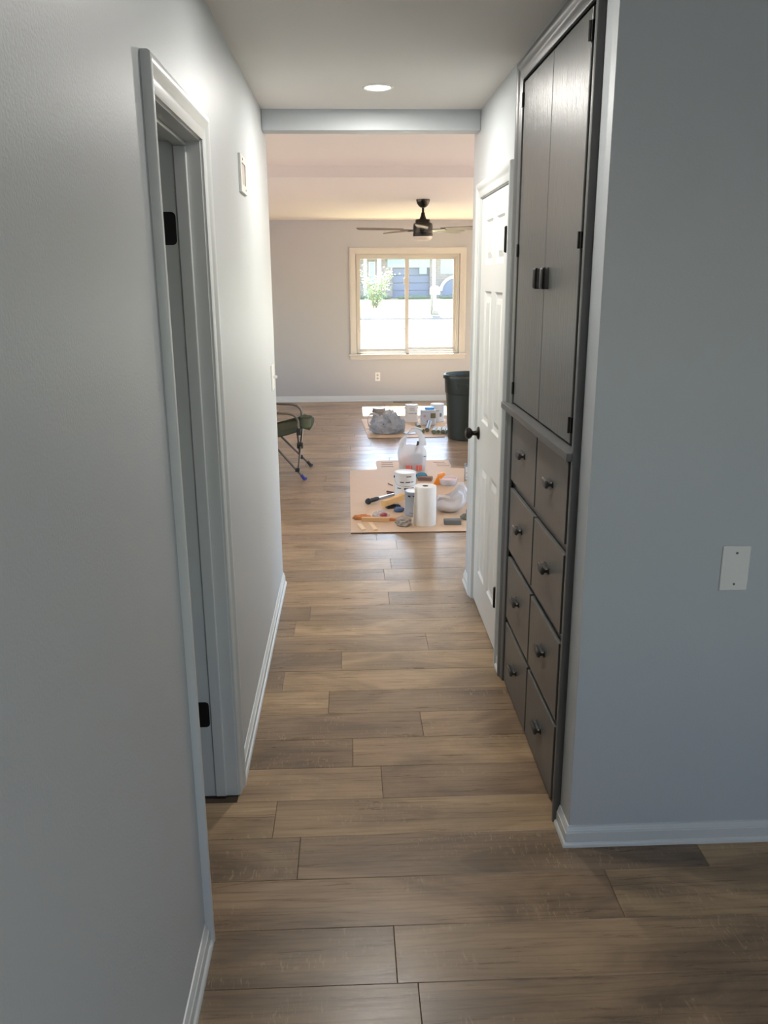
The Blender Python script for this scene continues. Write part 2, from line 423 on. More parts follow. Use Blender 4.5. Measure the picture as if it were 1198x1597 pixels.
# walls
LD0, LD1, LDH = 1.88, 2.515, 2.07      # rough opening of the left door
mb = MB(); grid_wall(mb, (NY0, YE + .0), (-.05, CZ + .03), [(LD0, LD1, -.06, LDH)], lambda u, v, t: (t, u, v), XL, XL - .12)
es = [e for e in mb.bm.edges if all(abs(v.co.y - YE) < 1e-4 and abs(v.co.x - XL) < 1e-4 for v in e.verts)]
bmesh.ops.bevel(mb.bm, geom=es, offset=.014, segments=5, profile=.5, affect='EDGES')
mb.wn = True; struct(mb.build('wall_left', WALL))
RD0, RD1, RDH = 3.485, 4.275, 2.068
CB0, CB1, CBH = 2.33, 3.325, 2.42
mb = MB(); grid_wall(mb, (YN, YE - .02), (-.05, CZ + .03), [(RD0, RD1, -.06, RDH), (CB0, CB1, -.06, CBH)], lambda u, v, t: (t, u, v), XR, XR + .12)
for p_ in ((XR, YN), (XR, YE - .02)):
    es = [e for e in mb.bm.edges if all(abs(v.co.y - p_[1]) < 1e-4 and abs(v.co.x - p_[0]) < 1e-4 for v in e.verts)]
    bmesh.ops.bevel(mb.bm, geom=es, offset=.004, segments=2, profile=.5, affect='EDGES')
mb.wn = True; struct(mb.build('wall_right', WALL))
mb = MB(); mb.box(XR + .12, NX1 + .1, YN, YN + .12, -.05, CZ + .03); struct(mb.build('wall_right_front', WALL))
WX0, WX1, WZ0, WZ1 = .105, 1.548, .668, 2.02
mb = MB(); grid_wall(mb, (LX0 - .12, LX1 + .12), (-.05, CZ + .03), [(WX0, WX1, WZ0, WZ1), (2.05, 3.05, .06, 2.05)], lambda u, v, t: (u, t, v), YF, YF + .14)
struct(mb.build('wall_far', LWALL))
mb = MB(); grid_wall(mb, (YE - .02, YF), (-.05, CZ + .03), [(7.7, 10.3, .65, 2.05), (4.75, 7.05, .05, 2.1)], lambda u, v, t: (t, u, v), LX1, LX1 + .12)
struct(mb.build('wall_living_right', LWALL))
mb = MB(); grid_wall(mb, (YE - .02, YF), (-.05, CZ + .03), [(7.5, 9.7, .65, 2.05), (4.75, 7.05, .05, 2.1)], lambda u, v, t: (t, u, v), LX0, LX0 - .12)
struct(mb.build('wall_living_left', LWALL))
mb = MB(); mb.box(LX0, XL - .12, YE - .12, YE, -.05, CZ + .03); struct(mb.build('wall_living_near_left', LWALL))
mb = MB(); mb.box(XR + .12, LX1, YE - .14, YE - .02, -.05, CZ + .03); struct(mb.build('wall_living_near_right', LWALL))
mb = MB(); grid_wall(mb, (XL - .12, NX1 + .12), (-.05, CZ + .03), [(.85, 2.15, .75, 2.05)], lambda u, v, t: (u, t, v), NY0, NY0 - .12)
struct(mb.build('wall_rear', WALL))
mb = MB(); mb.box(NX1, NX1 + .12, NY0, YN, -.05, CZ + .03); struct(mb.build('wall_near_right', WALL))
# dark room behind the left door, closet shell behind the right door
mb = MB()
mb.box(XL - 1.7, XL - 1.6, 1.0, 3.4, -.05, CZ + .03); mb.box(XL - 1.6, XL - .12, 1.0, 1.1, -.05, CZ + .03); mb.box(XL - 1.6, XL - .12, 3.3, 3.4, -.05, CZ + .03)
struct(mb.build('wall_side_room', WALL))

# baseboards: flat board, stepped moulding on top, shoe at the foot
BP = [(0, 0), (.019, 0), (.0185, .006), (.016, .012), (.0115, .015), (.011, .045), (.0085, .047), (.0085, .051), (.0065, .053), (.0065, .058), (.004, .0605), (.0035, .066), (0, .067)]
def base_run(name, segs):
    mb = MB()
    for p0, p1, out0, out1 in segs:
        mb.prism(BP, p0, p1, [out0, out1], [(0, 0, 1), (0, 0, 1)])
    return struct(mb.build(name, TRIM, angle=50))
ox, oy, mx_ = (1, 0, 0), (0, -1, 0), (-1, 0, 0)
base_run('baseboard_left_near', [((XL, NY0, 0), (XL, 1.836, 0), ox, ox)])
base_run('baseboard_left', [((XL, 2.566, 0), (XL, YE - .004, 0), ox, ox)])
base_run('baseboard_right', [((XR, YN, 0), (XR, 2.295, 0), (-1, -1, 0), mx_), ((NX1, YN, 0), (XR, YN, 0), oy, (-1, -1, 0))])
base_run('baseboard_right_middle', [((XR, 3.348, 0), (XR, 3.430, 0), mx_, mx_)])
base_run('baseboard_right_end', [((XR, 4.328, 0), (XR, YE - .02, 0), mx_, mx_)])
mb = MB(); FP = [(a, b * 1.22) for a, b in BP]
mb.prism(FP, (LX0, YF, 0), (LX1, YF, 0), oy, (0, 0, 1)); struct(mb.build('baseboard_far', TRIM, angle=50))

# casing profile: (width from the opening outwards, thickness)
CP = [(0, 0), (0, .0075), (.004, .0095), (.022, .0115), (.034, .0125), (.040, .0165), (.048, .0195), (.056, .0205), (.063, .019), (.066, .014), (.066, 0)]
def casing(parent, x, sgn, y0, y1, zt, mat, prof=CP, zb=0.0):
    """three mitred casing pieces round an opening y0..y1, up to zt, on the plane x, facing sgn"""
    n = (sgn, 0, 0)
    mb = MB(); mb.prism(prof, (x, y0, zb), (x, y0, zt), [(0, -1, 0), (0, -1, 1)], n); mb.build('casing', mat, parent, angle=40)
    mb = MB(); mb.prism(prof, (x, y1, zb), (x, y1, zt), [(0, 1, 0), (0, 1, 1)], n); mb.build('casing', mat, parent, angle=40)
    mb = MB(); mb.prism(prof, (x, y0, zt), (x, y1, zt), [(0, -1, 1), (0, 1, 1)], n); mb.build('casing', mat, parent, angle=40)

def hinge_leaf(parent, x0, x1, y, z0, z1, mat, ny=-1):
    """rounded-corner plate lying on a plane of constant y"""
    b = bmesh.new(); r = .012; pts = []
    for cx, cz, a0 in ((x1 - r, z0 + r, -90), (x1 - r, z1 - r, 0), (x0 + r, z1 - r, 90), (x0 + r, z0 + r, 180)):
        for i in range(5): a = rad(a0 + i * 22.5); pts.append((cx + r * cos(a), y, cz + r * sin(a)))
    f = b.faces.new([b.verts.new(p) for p in pts]); ex = bmesh.ops.extrude_face_region(b, geom=[f])
    bmesh.ops.translate(b, verts=[v for v in ex['geom'] if isinstance(v, bmesh.types.BMVert)], vec=(0, ny * .0022, 0))
    mb = MB(); mb.add(b)
    return mb.build('hinge_leaf', mat, parent)

# ---- door 1: the open doorway in the left wall
d1 = struct(empty('door_1', (XL, 2.2, 0)))
casing(d1, XL, 1, 1.902, 2.498, 2.052, TRIM)
mb = MB(); mb.box(XL - .122, XL + .001, 1.88, 1.900, 0, 2.066, .001); mb.build('jamb', TRIM, d1)
mb = MB(); mb.box(XL - .122, XL + .001, 2.495, 2.515, .0, 2.066, .001); mb.build('jamb', TRIM, d1)
mb = MB(); mb.box(XL - .122, XL + .001, 1.900, 2.495, 2.047, 2.066, .001); mb.build('head_jamb', TRIM, d1)
for nm, q in (('stop', (1.900, 1.911, .0, 2.036)), ('stop', (2.484, 2.495, .004, 2.036)), ('stop', (1.900, 2.495, 2.036, 2.047))):
    mb = MB(); mb.box(-.473, -.437, q[0], q[1], q[2], q[3], .004, 3); mb.build(nm, TRIM, d1)
for z0, z1 in ((1.777, 1.865), (.262, .352)):
    lf = hinge_leaf(d1, -.535, -.4785, 2.495, z0, z1, BLACKM)
    mb = MB(); mb.lathe([(.0062, z0), (.0062, z1)], 12, (-.529, 2.488, 0)); mb.build('hinge_knuckle', BLACKM, lf)
mb = MB(); mb.box(-1.125, -.540, 2.500, 2.535, .012, 2.04, .002)
leaf = mb.build('leaf', DOORW, d1)
mb = MB(); mb.lathe([(.0, -.062), (.026, -.055), (.029, -.04), (.02, -.026), (.011, -.018), (.011, -.006), (.030, -.004), (.031, 0)], 20, (-1.06, 2.500, .93), 'Y'); mb.build('knob', BRONZE, leaf)

# ---- door 2: white six-panel closet door in the right wall
d2 = struct(empty('door_2', (XR, 3.88, 0)), 'white six-panel door with a dark bronze knob', 'door')
casing(d2, XR, -1, 3.498, 4.262, 2.056, TRIM)
mb = MB(); mb.box(XR - .001, XR + .121, 3.485, 3.503, 0, 2.068, .001); mb.build('jamb', TRIM, d2)
mb = MB(); mb.box(XR - .001, XR + .121, 4.257, 4.275, 0, 2.068, .001); mb.build('jamb', TRIM, d2)
mb = MB(); mb.box(XR - .001, XR + .121, 3.503, 4.257, 2.051, 2.068, .001); mb.build('head_jamb', TRIM, d2)
DX = XR + .004
DY0, DY1, DZ0, DZ1 = 3.506, 4.254, .012, 2.047
b = bmesh.new()
pan = []
for (a, c_) in ((3.636, 3.835), (3.925, 4.124)):
    for z0, z1 in ((.20, .785), (1.0, 1.625), (1.745, 1.945)): pan.append((a, c_, z0, z1))
mb = MB(); grid_wall(mb, (DY0, DY1), (DZ0, DZ1), pan, lambda u, v, t: (t, u, v), DX, DX + .035)
for a, c_, z0, z1 in pan:
    def rect(i, x): return [(x, a + i, z0 + i), (x, c_ - i, z0 + i), (x, c_ - i, z1 - i), (x, a + i, z1 - i)]
    rings = [rect(0, DX), rect(.010, DX + .007), rect(.020, DX + .009), rect(.028, DX + .009), rect(.052, DX + .0025)]
    pts = [p for r in rings for p in r]; fs = []
    for q in range(len(rings) - 1):
        for i in range(4): fs.append((q * 4 + i, q * 4 + (i + 1) % 4, q * 4 + 4 + (i + 1) % 4, q * 4 + 4 + i))
    mb.poly(pts, fs)
bmesh.ops.remove_doubles(mb.bm, verts=mb.bm.verts[:], dist=1e-5)
leaf2 = mb.build('leaf', DOORW, d2, angle=12)
for a, c_, z0, z1 in pan:
    mb = MB(); mb.box(DX + .0025, DX + .014, a + .052, c_ - .052, z0 + .052, z1 - .052, .0008); mb.build('panel', DOORW, leaf2)
kb = MB()
kb.lathe([(.033, .0), (.033, -.004), (.028, -.009), (.014, -.013), (.0115, -.022), (.012, -.032), (.022, -.038), (.029, -.048), (.030, -.057), (.024, -.066), (.012, -.071), (0, -.072)], 24, (DX, 4.19, .925), 'X')
kb.build('knob', BRONZE, leaf2)
for z0, z1 in ((1.786, 1.88), (.253, .345)):
    mb = MB(); mb.lathe([(.0035, z0 - .004), (.0075, z0), (.0075, z1), (.0035, z1 + .004)], 12, (XR - .013, 3.506, 0))
    mb.box(XR - .013, XR + .003, 3.503, 3.509, z0, z1, .001); mb.build('hinge', BLACKM, d2)

# ---- window 1 in the far wall
w1 = struct(empty('window_1', (.82, YF, .66)), 'cream framed two-pane sliding window in the far wall', 'window')
WP = [(0, 0), (0, .012), (.012, .016), (.06, .018), (.078, .021), (.086, .019), (.088, .012), (.088, 0)]
n_ = (0, -1, 0)
mb = MB(); mb.prism(WP, (.104, YF, .668), (.104, YF, 2.016), [(-1, 0, 0), (-1, 0, 1)], n_); mb.build('casing', CREAM, w1)
mb = MB(); mb.prism(WP, (1.549, YF, .668), (1.549, YF, 2.016), [(1, 0, 0), (1, 0, 1)], n_); mb.build('casing', CREAM, w1)
mb = MB(); mb.prism(WP, (.104, YF, 2.016), (1.549, YF, 2.016), [(-1, 0, 1), (1, 0, 1)], n_); mb.build('casing', CREAM, w1)
mb = MB(); mb.box(-.005, 1.655, YF - .045, YF + .06, .648, .668, .004, 2); mb.build('sill', CREAM, w1)
mb = MB(); mb.box(.014, 1.636, YF - .016, YF, .592, .648, .003, 2); mb.build('apron', CREAM, w1)
mb = MB(); grid_wall(mb, (WX0, WX1), (WZ0, WZ1), [(.147, 1.506, .715, 1.978)], lambda u, v, t: (u, t, v), YF + .035, YF + .125); mb.build('frame', CREAM, w1)
mb = MB(); grid_wall(mb, (.111, 1.542), (.674, 2.014), [(.128, 1.525, .694, 1.996)], lambda u, v, t: (u, t, v), YF + .012, YF + .04); mb.build('frame', CREAM, w1)
sa = MB(); grid_wall(sa, (.147, .842), (.715, 1.978), [(.165, .788, .736, 1.955)], lambda u, v, t: (u, t, v), YF + .050, YF + .072); sa = sa.build('sash', CREAM, w1)
mb = MB(); mb.box(.165, .788, YF + .058, YF + .063, .736, 1.955); mb.build('pane', GLASS, sa)
mb = MB(); mb.box(.772, .797, YF + .040, YF + .052, 1.62, 1.70, .003, 2); mb.box(.775, .795, YF + .040, YF + .052, 1.0, 1.035, .003, 2); mb.build('latch', CREAM, sa)
sb = MB(); grid_wall(sb, (.800, 1.506), (.715, 1.978), [(.845, 1.468, .757, 1.948)], lambda u, v, t: (u, t, v), YF + .080, YF + .102); sb = sb.build('sash', CREAM, w1)
mb = MB(); mb.box(.845, 1.468, YF + .088, YF + .093, .757, 1.948); mb.build('pane', GLASS, sb)
# unseen windows, added to bring more daylight into the rooms
def added_window(name, mk, u0, u1, z0, z1, um):
    r = struct(empty(name, mk(um, z0, .0)))
    mb = MB(); grid_wall(mb, (u0, u1), (z0, z1), [(u0 + .05, um - .02, z0 + .05, z1 - .05), (um + .02, u1 - .05, z0 + .05, z1 - .05)], mk, .04, .09); fr = mb.build('frame', CREAM, r)
    for a, c_ in ((u0 + .05, um - .02), (um + .02, u1 - .05)):
        mb = MB(); grid_wall(mb, (a, c_), (z0 + .05, z1 - .05), [], mk, .06, .066); mb.build('pane', GLASS, fr)
added_window('added_window_2', lambda u, v, t: (LX1 + t, u, v), 7.7, 10.3, .65, 2.05, 9.0)
added_window('added_window_3', lambda u, v, t: (LX0 - t, u, v), 7.5, 9.7, .65, 2.05, 8.6)
added_window('added_window_5', lambda u, v, t: (LX1 + t, u, v), 4.75, 7.05, .05, 2.1, 5.9)
added_window('added_window_6', lambda u, v, t: (u, YF + t, v), 2.05, 3.05, .06, 2.05, 2.55)
added_window('added_window_7', lambda u, v, t: (LX0 - t, u, v), 4.75, 7.05, .05, 2.1, 5.9)
added_window('added_window_4', lambda u, v, t: (u, NY0 - t, v), .85, 2.15, .75, 2.05, 1.5)

# ------------------------------------------------------------------ built-in cabinet
cab = tag(empty('linen_cabinet', (XR, 2.84, 0)), 'tall grey built-in linen cabinet with two doors above eight drawers', 'cabinet')
mb = MB()   # carcass behind the face
mb.box(.6785, 1.16, 2.335, 2.353, 0, 2.42); mb.box(.6785, 1.16, 3.302, 3.32, 0, 2.42); mb.box(1.142, 1.16, 2.353, 3.302, 0, 2.42); mb.box(.6785, 1.142, 2.353, 3.302, 2.402, 2.42)
mb.build('carcass', CABTRIM, cab)
holes = [(2.430, 2.815, a, c_) for a, c_ in ((.03, .26), (.32, .55), (.622, .845), (.918, 1.135), (1.225, 2.345))]
holes += [(2.862, 3.262, h[2], h[3]) for h in holes]
mb = MB(); grid_wall(mb, (2.335, 3.32), (0, 2.42), holes, lambda u, v, t: (t, u, v), .661, .678); mb.build('face_frame', CABTRIM, cab)
for u0, u1, z0, z1 in holes:
    mb = MB(); mb.box(.678, .682, u0 - .01, u1 + .01, z0 - .01, z1 + .01); mb.build('lining', CABTRIM, cab)
CC = [(a, b * 1.08) for a, b in CP]
def cab_casing(p0, p1, ua):
    mb = MB(); mb.prism(CC, p0, p1, ua, (-1, 0, 0)); return mb.build('casing', CABTRIM, cab, angle=40)
cab_casing((XR, 2.362, 0), (XR, 2.362, 2.368), [(0, -1, 0), (0, -1, 1)])
cab_casing((XR, 3.284, 0), (XR, 3.284, 2.368), [(0, 1, 0), (0, 1, 1)])
cab_casing((XR, 2.362, 2.368), (XR, 3.284, 2.368), [(0, -1, 1), (0, 1, 1)])
mb = MB(); mb.box(.610, .660, 2.306, 3.362, 1.178, 1.203, .003, 2); mb.build('ledge', CABTRIM, cab)

def pull(parent, loc, vertical):
    """spool-section bar pull: two flanges and a waist"""
    prof = [(0, -.013), (.003, -.013), (.006, -.007), (.013, -.006), (.017, -.010), (.022, -.014), (.0255, -.012), (.027, 0), (.0255, .012), (.022, .014), (.017, .010), (.013, .006), (.006, .007), (.003, .013), (0, .013)]
    x, y, z = loc; mb = MB(); h = .034
    n = len(prof); secs = ((-h, .72), (-h + .003, .92), (-h + .008, 1.0), (h - .008, 1.0), (h - .003, .92), (h, .72)); pts = []
    for d_, k in secs:
        for a, b_ in prof:
            a2 = .004 + (a - .004) * (k if a > .02 else 1)
            pts.append((x - a2, y + b_ * k, z + d_) if vertical else (x - a2, y + d_, z + b_ * k))
    fs = [(q * n + i, q * n + (i + 1) % n, (q + 1) * n + (i + 1) % n, (q + 1) * n + i) for q in range(len(secs) - 1) for i in range(n)]
    fs += [tuple(reversed(range(n))), tuple(range((len(secs) - 1) * n, len(secs) * n))]
    mb.poly(pts, fs)
    return mb.build('pull', PULLM, parent, angle=50)
XD = .645
for y0, y1 in ((2.410, 2.828), (2.846, 3.279)):
    for z0, z1 in ((.008, .277), (.301, .570), (.603, .864), (.899, 1.153)):
        mb = MB(); mb.box(XD, .6605, y0, y1, z0, z1, .0015); dr = mb.build('drawer', CABD, cab)
        pull(dr, (XD, (y0 + y1) / 2 - .005, (z0 + z1) / 2 + .018), False)
for y0, y1, yp, yh in ((2.412, 2.832, 2.785, 2.412), (2.838, 3.281, 2.895, 3.281)):
    mb = MB(); mb.box(XD, .6605, y0, y1, 1.209, 2.360, .002); dr = mb.build('door', CAB, cab)
    pull(dr, (XD, yp, 1.681), True)
    s_ = 1 if yh > 3 else -1
    for z0, z1 in ((2.277, 2.325), (1.760, 1.805), (1.243, 1.290)):
        mb = MB(); mb.box(XD - .004, XD + .012, *sorted((yh + s_ * .0, yh + s_ * .016)), z0, z1, .002, 2)
        mb.lathe([(.0055, z0), (.0055, z1)], 10, (XD - .004, yh + s_ * .002, 0)); mb.build('hinge', BLACKM, dr)

# ------------------------------------------------------------------ plates, switches, outlet, floor register
t = tag(empty('blank_wall_plate', (1.075, YN, .893)), 'blank white wall plate with two screws on the right grey wall', 'wall plate')
mb = MB(); mb.box(1.0345, 1.1145, YN - .0065, YN, .826, .958, .003, 3); mb.build('plate', PLASTICW, t)
for z in (.846, .938):
    mb = MB(); mb.lathe([(.0035, -.0015), (.0032, -.0007), (0, -.0007)][::-1], 12, (1.0745, YN - .0062, z), 'Y'); mb.build('screw', plain('screw', srgb(120, 118, 112), .4, metal=.5), t)
t = tag(empty('wall_control_plate', (XL, 3.44, 2.07)), 'white wall plate with recessed centre high on the left hall wall', 'wall plate')
mb = MB(); grid_wall(mb, (3.352, 3.545), (2.002, 2.135), [(3.395, 3.505, 2.030, 2.108)], lambda u, v, q: (q, u, v), XL, XL + .009)
mb.build('plate', PLASTICW, t)
mb = MB(); mb.box(XL + .0005, XL + .005, 3.395, 3.505, 2.030, 2.108); mb.build('insert', plain('beige_plastic', srgb(196, 188, 180), .4), t)
for y, z in ((3.42, 2.121), (3.49, 2.016)):
    mb = MB(); mb.lathe([(.004, XL + .0085), (.004, XL + .0105), (0, XL + .0105)], 10, (0, y, z), 'X'); mb.build('screw', MATS['screw'], t)
t = tag(empty('light_switch', (XL, 4.37, 1.2)), 'white toggle light switch at the far end of the left hall wall', 'switch')
mb = MB(); mb.box(XL, XL + .006, 4.312, 4.430, 1.133, 1.262, .002, 2); mb.build('plate', PLASTICW, t)
mb = MB(); mb.box(XL + .004, XL + .026, 4.366, 4.376, 1.192, 1.206, .002, 2); mb.build('toggle', PLASTICW, t)
t = tag(empty('wall_outlet', (.397, YF, .349)), 'white duplex outlet below the window on the far wall', 'outlet')
mb = MB(); mb.box(.361, .433, YF - .006, YF, .289, .408, .002, 2); mb.build('plate', PLASTICW, t)
for z in (.325, .372):
    mb = MB(); mb.lathe([(.0, YF - .0085), (.015, YF - .0085), (.016, YF - .005)], 14, (.397, 0, z), 'Y'); rc = mb.build('receptacle', MATS['beige_plastic'], t)
    mb = MB(); mb.box(.390, .392, YF - .0092, YF - .008, z - .004, z + .005); mb.box(.402, .404, YF - .0092, YF - .008, z - .004, z + .005); mb.build('slot', BLACKM, rc)
t = tag(empty('floor_register', (.745, 11.87, 0)), 'dark slotted floor register at the foot of the far wall', 'vent')
mb = MB(); mb.box(.610, .880, 11.83, 11.93, -.001, .004, .001); mb.build('frame', plain('register_tan', srgb(120, 98, 78), .5), t)
for i in range(9):
    if i == 4: continue
    x = .625 + i * .0275
    mb = MB(); mb.box(x, x + .02, 11.845, 11.915, .0035, .0048); mb.build('slot', BLACKM, t)

# ------------------------------------------------------------------ ceiling lights
def can_light(name, x, y, label, watts):
    t = tag(empty(name, (x, y, CZ)), label, 'ceiling light', 'flat recessed ceiling lights of the hall')
    mb = MB(); mb.lathe([(.053, -.004), (.058, -.007), (.066, -.004), (.068, 0), (.053, 0), (.053, -.004)], 32, (x, y, CZ), cap=False); mb.build('trim_ring', PLASTICW, t)
    mb = MB(); mb.lathe([(0, -.0052), (.053, -.0042)], 32, (x, y, CZ), cap=False); mb.build('diffuser', emit('lamp_diffuser', (1, .97, .92, 1), 12), t)
    l = bpy.data.lights.new('lamp', 'AREA'); l.shape = 'DISK'; l.size = .1; l.energy = watts; l.color = (1, .96, .9)
    lo = bpy.data.objects.new('lamp', l); C.objects.link(lo); lo.parent = t; lo.location = (0, 0, -.010)
    return t
can_light('ceiling_light', .137, 3.86, 'round flush white ceiling light in the hall', CAN_WATTS)
can_light('ceiling_light', .14, 2.44, 'round flush white ceiling light nearer the hall entrance', 8.0)
can_light('ceiling_light', 1.0, -.6, 'added ceiling light, out of view in the room before the hall', 14.0)  # unseen lamp behind the camera, added to brighten the near walls

# ------------------------------------------------------------------ ceiling fan
FAN = plain('fan_bronze', srgb(34, 30, 26), .35, metal=.6)
BLADE = plain('fan_blade', srgb(104, 94, 84), .5, bump=.1, scale=30, stretch=(.3, 3, 1))
fx, fy = .772, 9.0
t = tag(empty('ceiling_fan', (fx, fy, CZ)), 'dark bronze five-blade ceiling fan with a white light bowl', 'ceiling fan')
mb = MB(); mb.lathe([(.0, 0), (.070, 0), (.069, -.012), (.060, -.04), (.045, -.062), (.030, -.075), (.014, -.080), (0, -.080)], 28, (fx, fy, CZ)); mb.build('canopy', FAN, t)
mb = MB(); mb.lathe([(.0125, 2.25), (.0125, 2.40)], 14, (fx, fy, 0)); mb.build('downrod', FAN, t)
mb = MB(); mb.lathe([(0, 2.335), (.018, 2.335), (.022, 2.31), (.030, 2.285), (.040, 2.268), (.044, 2.262), (0, 2.262)], 24, (fx, fy, 0)); mb.build('coupling', FAN, t)
mb = MB(); mb.lathe([(0, 2.268), (.074, 2.268), (.078, 2.262), (.079, 2.235), (.094, 2.230), (.098, 2.222), (.100, 2.20), (.100, 2.15), (.098, 2.138), (.102, 2.134), (.102, 2.108), (.098, 2.104), (0, 2.104)], 32, (fx, fy, 0)); mb.build('motor', FAN, t)
mb = MB(); mb.lathe([(0, 2.062), (.05, 2.064), (.08, 2.072), (.095, 2.086), (.097, 2.104), (0, 2.104)], 32, (fx, fy, 0)); mb.build('light_bowl', plain('frosted_glass', srgb(222, 212, 196), .5), t)
for k in range(5):
    a = rad(264 + 72 * k)
    R = Matrix.Translation((fx, fy, 2.172)) @ Matrix.Rotation(a, 4, 'Z') @ Matrix.Rotation(rad(-11), 4, 'X')
    out = [(.20, .046), (.30, .054), (.48, .062), (.62, .064), (.67, .058), (.69, .040)]
    up = [(r, w_) for r, w_ in out] + [(r, -w_) for r, w_ in reversed(out)]
    n = len(up)
    mb = MB(); mb.poly([R @ Vector((r, w_, .003)) for r, w_ in up] + [R @ Vector((r, w_, -.003)) for r, w_ in up],
                       [tuple(range(n)), tuple(reversed(range(n, 2 * n)))] + [(i, n + i, n + (i + 1) % n, (i + 1) % n) for i in range(n)])
    bl = mb.build('blade', BLADE, t)
    mb = MB(); q = bmesh.new(); bmesh.ops.create_cube(q, size=1)
    for v in q.verts: v.co = Vector((.165 + v.co.x * .16, v.co.y * (.05 if v.co.x > 0 else .028), -.006 + v.co.z * .007))
    mb.add(q, R); mb.build('blade_iron', FAN, bl)

# ------------------------------------------------------------------ folding camp chair
TUBE = plain('chair_tube', srgb(108, 100, 90), .35, metal=.6)
OLIVE = plain('olive_canvas', srgb(56, 60, 43), .85, bump=.5, scale=260)
JOINT = plain('black_nylon', srgb(28, 27, 27), .5)
BLUE = plain('blue_rubber', srgb(44, 46, 120), .5)
MESHP = plain('mesh_pocket', srgb(78, 84, 64), .7, bump=.6, scale=300)
chx, chn, chf = -.40, 7.14, 7.70
t = tag(empty('camp_chair', (chx, 7.42, 0)), 'olive folding camp chair with tube arms and cup holder beside the hall end', 'chair')
def arm(y):
    P = [(-1.02, y, .610), (-.80, y, .600), (-.63, y, .586), (-.535, y, .582), (-.49, y, .570), (-.462, y, .545), (-.448, y, .515), (-.446, y, .46), (-.448, y, .41)]
    mb = MB(); mb.tube(P, .0105, 10); return mb.build('arm', TUBE, t, angle=60)
arm(chn + .01); arm(chf - .01)
for y, fm in ((chn, BLUE), (chf, JOINT)):
    x0 = -.40 if y < 7.4 else -.372
    mb = MB(); mb.tube([(x0 - .012, y, .016), (-.62, y, .262), (-.96, y, .63), (-1.03, y, .74), (-1.08, y, .92)], .0105, 10); lg = mb.build('leg', TUBE, t, angle=60)
    mb = MB(); mb.lathe([(0, .0), (.022, .0), (.022, .012), (.015, .02), (.0145, .058), (0, .06)], 14, rot=Matrix.Rotation(rad(-38), 4, 'Y'), at=(x0, y, .0)); 
    for v in mb.bm.verts: v.co.z = max(v.co.z, 0.0)
    mb.build('foot', fm, lg)
    mb = MB(); mb.tube([(-.995, y, .016), (-.94, y, .30), (-.885, y, .592)], .0100, 10); lg = mb.build('leg', TUBE, t, angle=60)
    mb = MB(); mb.lathe([(0, 0), (.021, 0), (.02, .012), (.0145, .02), (.014, .05), (0, .052)], 12, c=(-1.0, y, 0)); mb.build('foot', JOINT, lg)
for ya, yb in ((chn, chf), (chf, chn)):
    mb = MB(); mb.tube([(-.466 + (.006 if ya < yb else -.006), ya + (.012 if ya < yb else -.012), .092), (-.448 + (.010 if ya < yb else -.010), yb - (.012 if ya < yb else -.012), .412)], .009, 8); mb.build('cross_strut', TUBE, t)
mb = MB(); mb.box(-.482, -.428, 7.398, 7.442, .225, .280, .008, 2); mb.build('hub', JOINT, t)
for y in (chn, chf):
    mb = MB(); mb.box(-.464, -.428, y - .016, y + .016, .395, .452, .006, 2); mb.build('joint', JOINT, t)
    mb = MB(); mb.box(-.486, -.448, y - .014, y + .014, .072, .108, .006, 2); mb.build('joint', JOINT, t)
# sling seat and back
def sheet(fn, nu, nv, th, name, mat):
    pts = []; fs = []
    for s_ in (0, 1):
        for i in range(nu + 1):
            for j in range(nv + 1):
                p = Vector(fn(i / nu, j / nv)); p.z -= s_ * th; pts.append(p)
    K = (nu + 1) * (nv + 1); ix = lambda s_, i, j: s_ * K + i * (nv + 1) + j
    for i in range(nu):
        for j in range(nv):
            fs.append((ix(0, i, j), ix(0, i + 1, j), ix(0, i + 1, j + 1), ix(0, i, j + 1))); fs.append((ix(1, i, j + 1), ix(1, i + 1, j + 1), ix(1, i + 1, j), ix(1, i, j)))
    for i in range(nu):
        for j in (0, nv): fs.append((ix(0, i, j), ix(0, i + 1, j), ix(1, i + 1, j), ix(1, i, j)))
    for j in range(nv):
        for i in (0, nu): fs.append((ix(0, i, j), ix(0, i, j + 1), ix(1, i, j + 1), ix(1, i, j)))
    mb = MB(); mb.poly(pts, fs); return mb.build(name, mat, t, angle=70)
sheet(lambda u, v: (-.435 - .52 * u, chn + .01 + .54 * v, .452 - .13 * u * (1 - .3 * u) - .055 * sin(pi * v) * (1 - .2 * u) + .006 * sin(9 * u + 5 * v)), 14, 10, .012, 'seat', OLIVE)
sheet(lambda u, v: (-.95 - .16 * u, chn + .01 + .54 * v, .34 + .62 * u - .0), 10, 8, .010, 'backrest', OLIVE)
# side cloths hanging from the arms down to the seat
for y in (chn + .006, chf - .006):
    mb = MB(); mb.poly([(-.44, y - .003, .475), (-.62, y - .003, .432), (-.95, y - .003, .34), (-.95, y - .003, .305), (-.62, y - .003, .388), (-.44, y - .003, .425),
                        (-.44, y + .003, .475), (-.62, y + .003, .432), (-.95, y + .003, .34), (-.95, y + .003, .305), (-.62, y + .003, .388), (-.44, y + .003, .425)],
                       [(0, 1, 4, 5), (1, 2, 3, 4), (11, 10, 7, 6), (10, 9, 8, 7), (0, 5, 11, 6), (2, 8, 9, 3), (0, 6, 7, 1), (1, 7, 8, 2), (5, 4, 10, 11), (4, 3, 9, 10)])
    mb.build('side_cloth', OLIVE, t)
mb = MB(); mb.lathe([(.030, .455), (.040, .458), (.050, .535), (.053, .545), (.050, .548), (.046, .54), (.037, .464), (0, .462)], 20, (-.385, 7.19, 0)); ch = mb.build('cup_holder', MESHP, t)
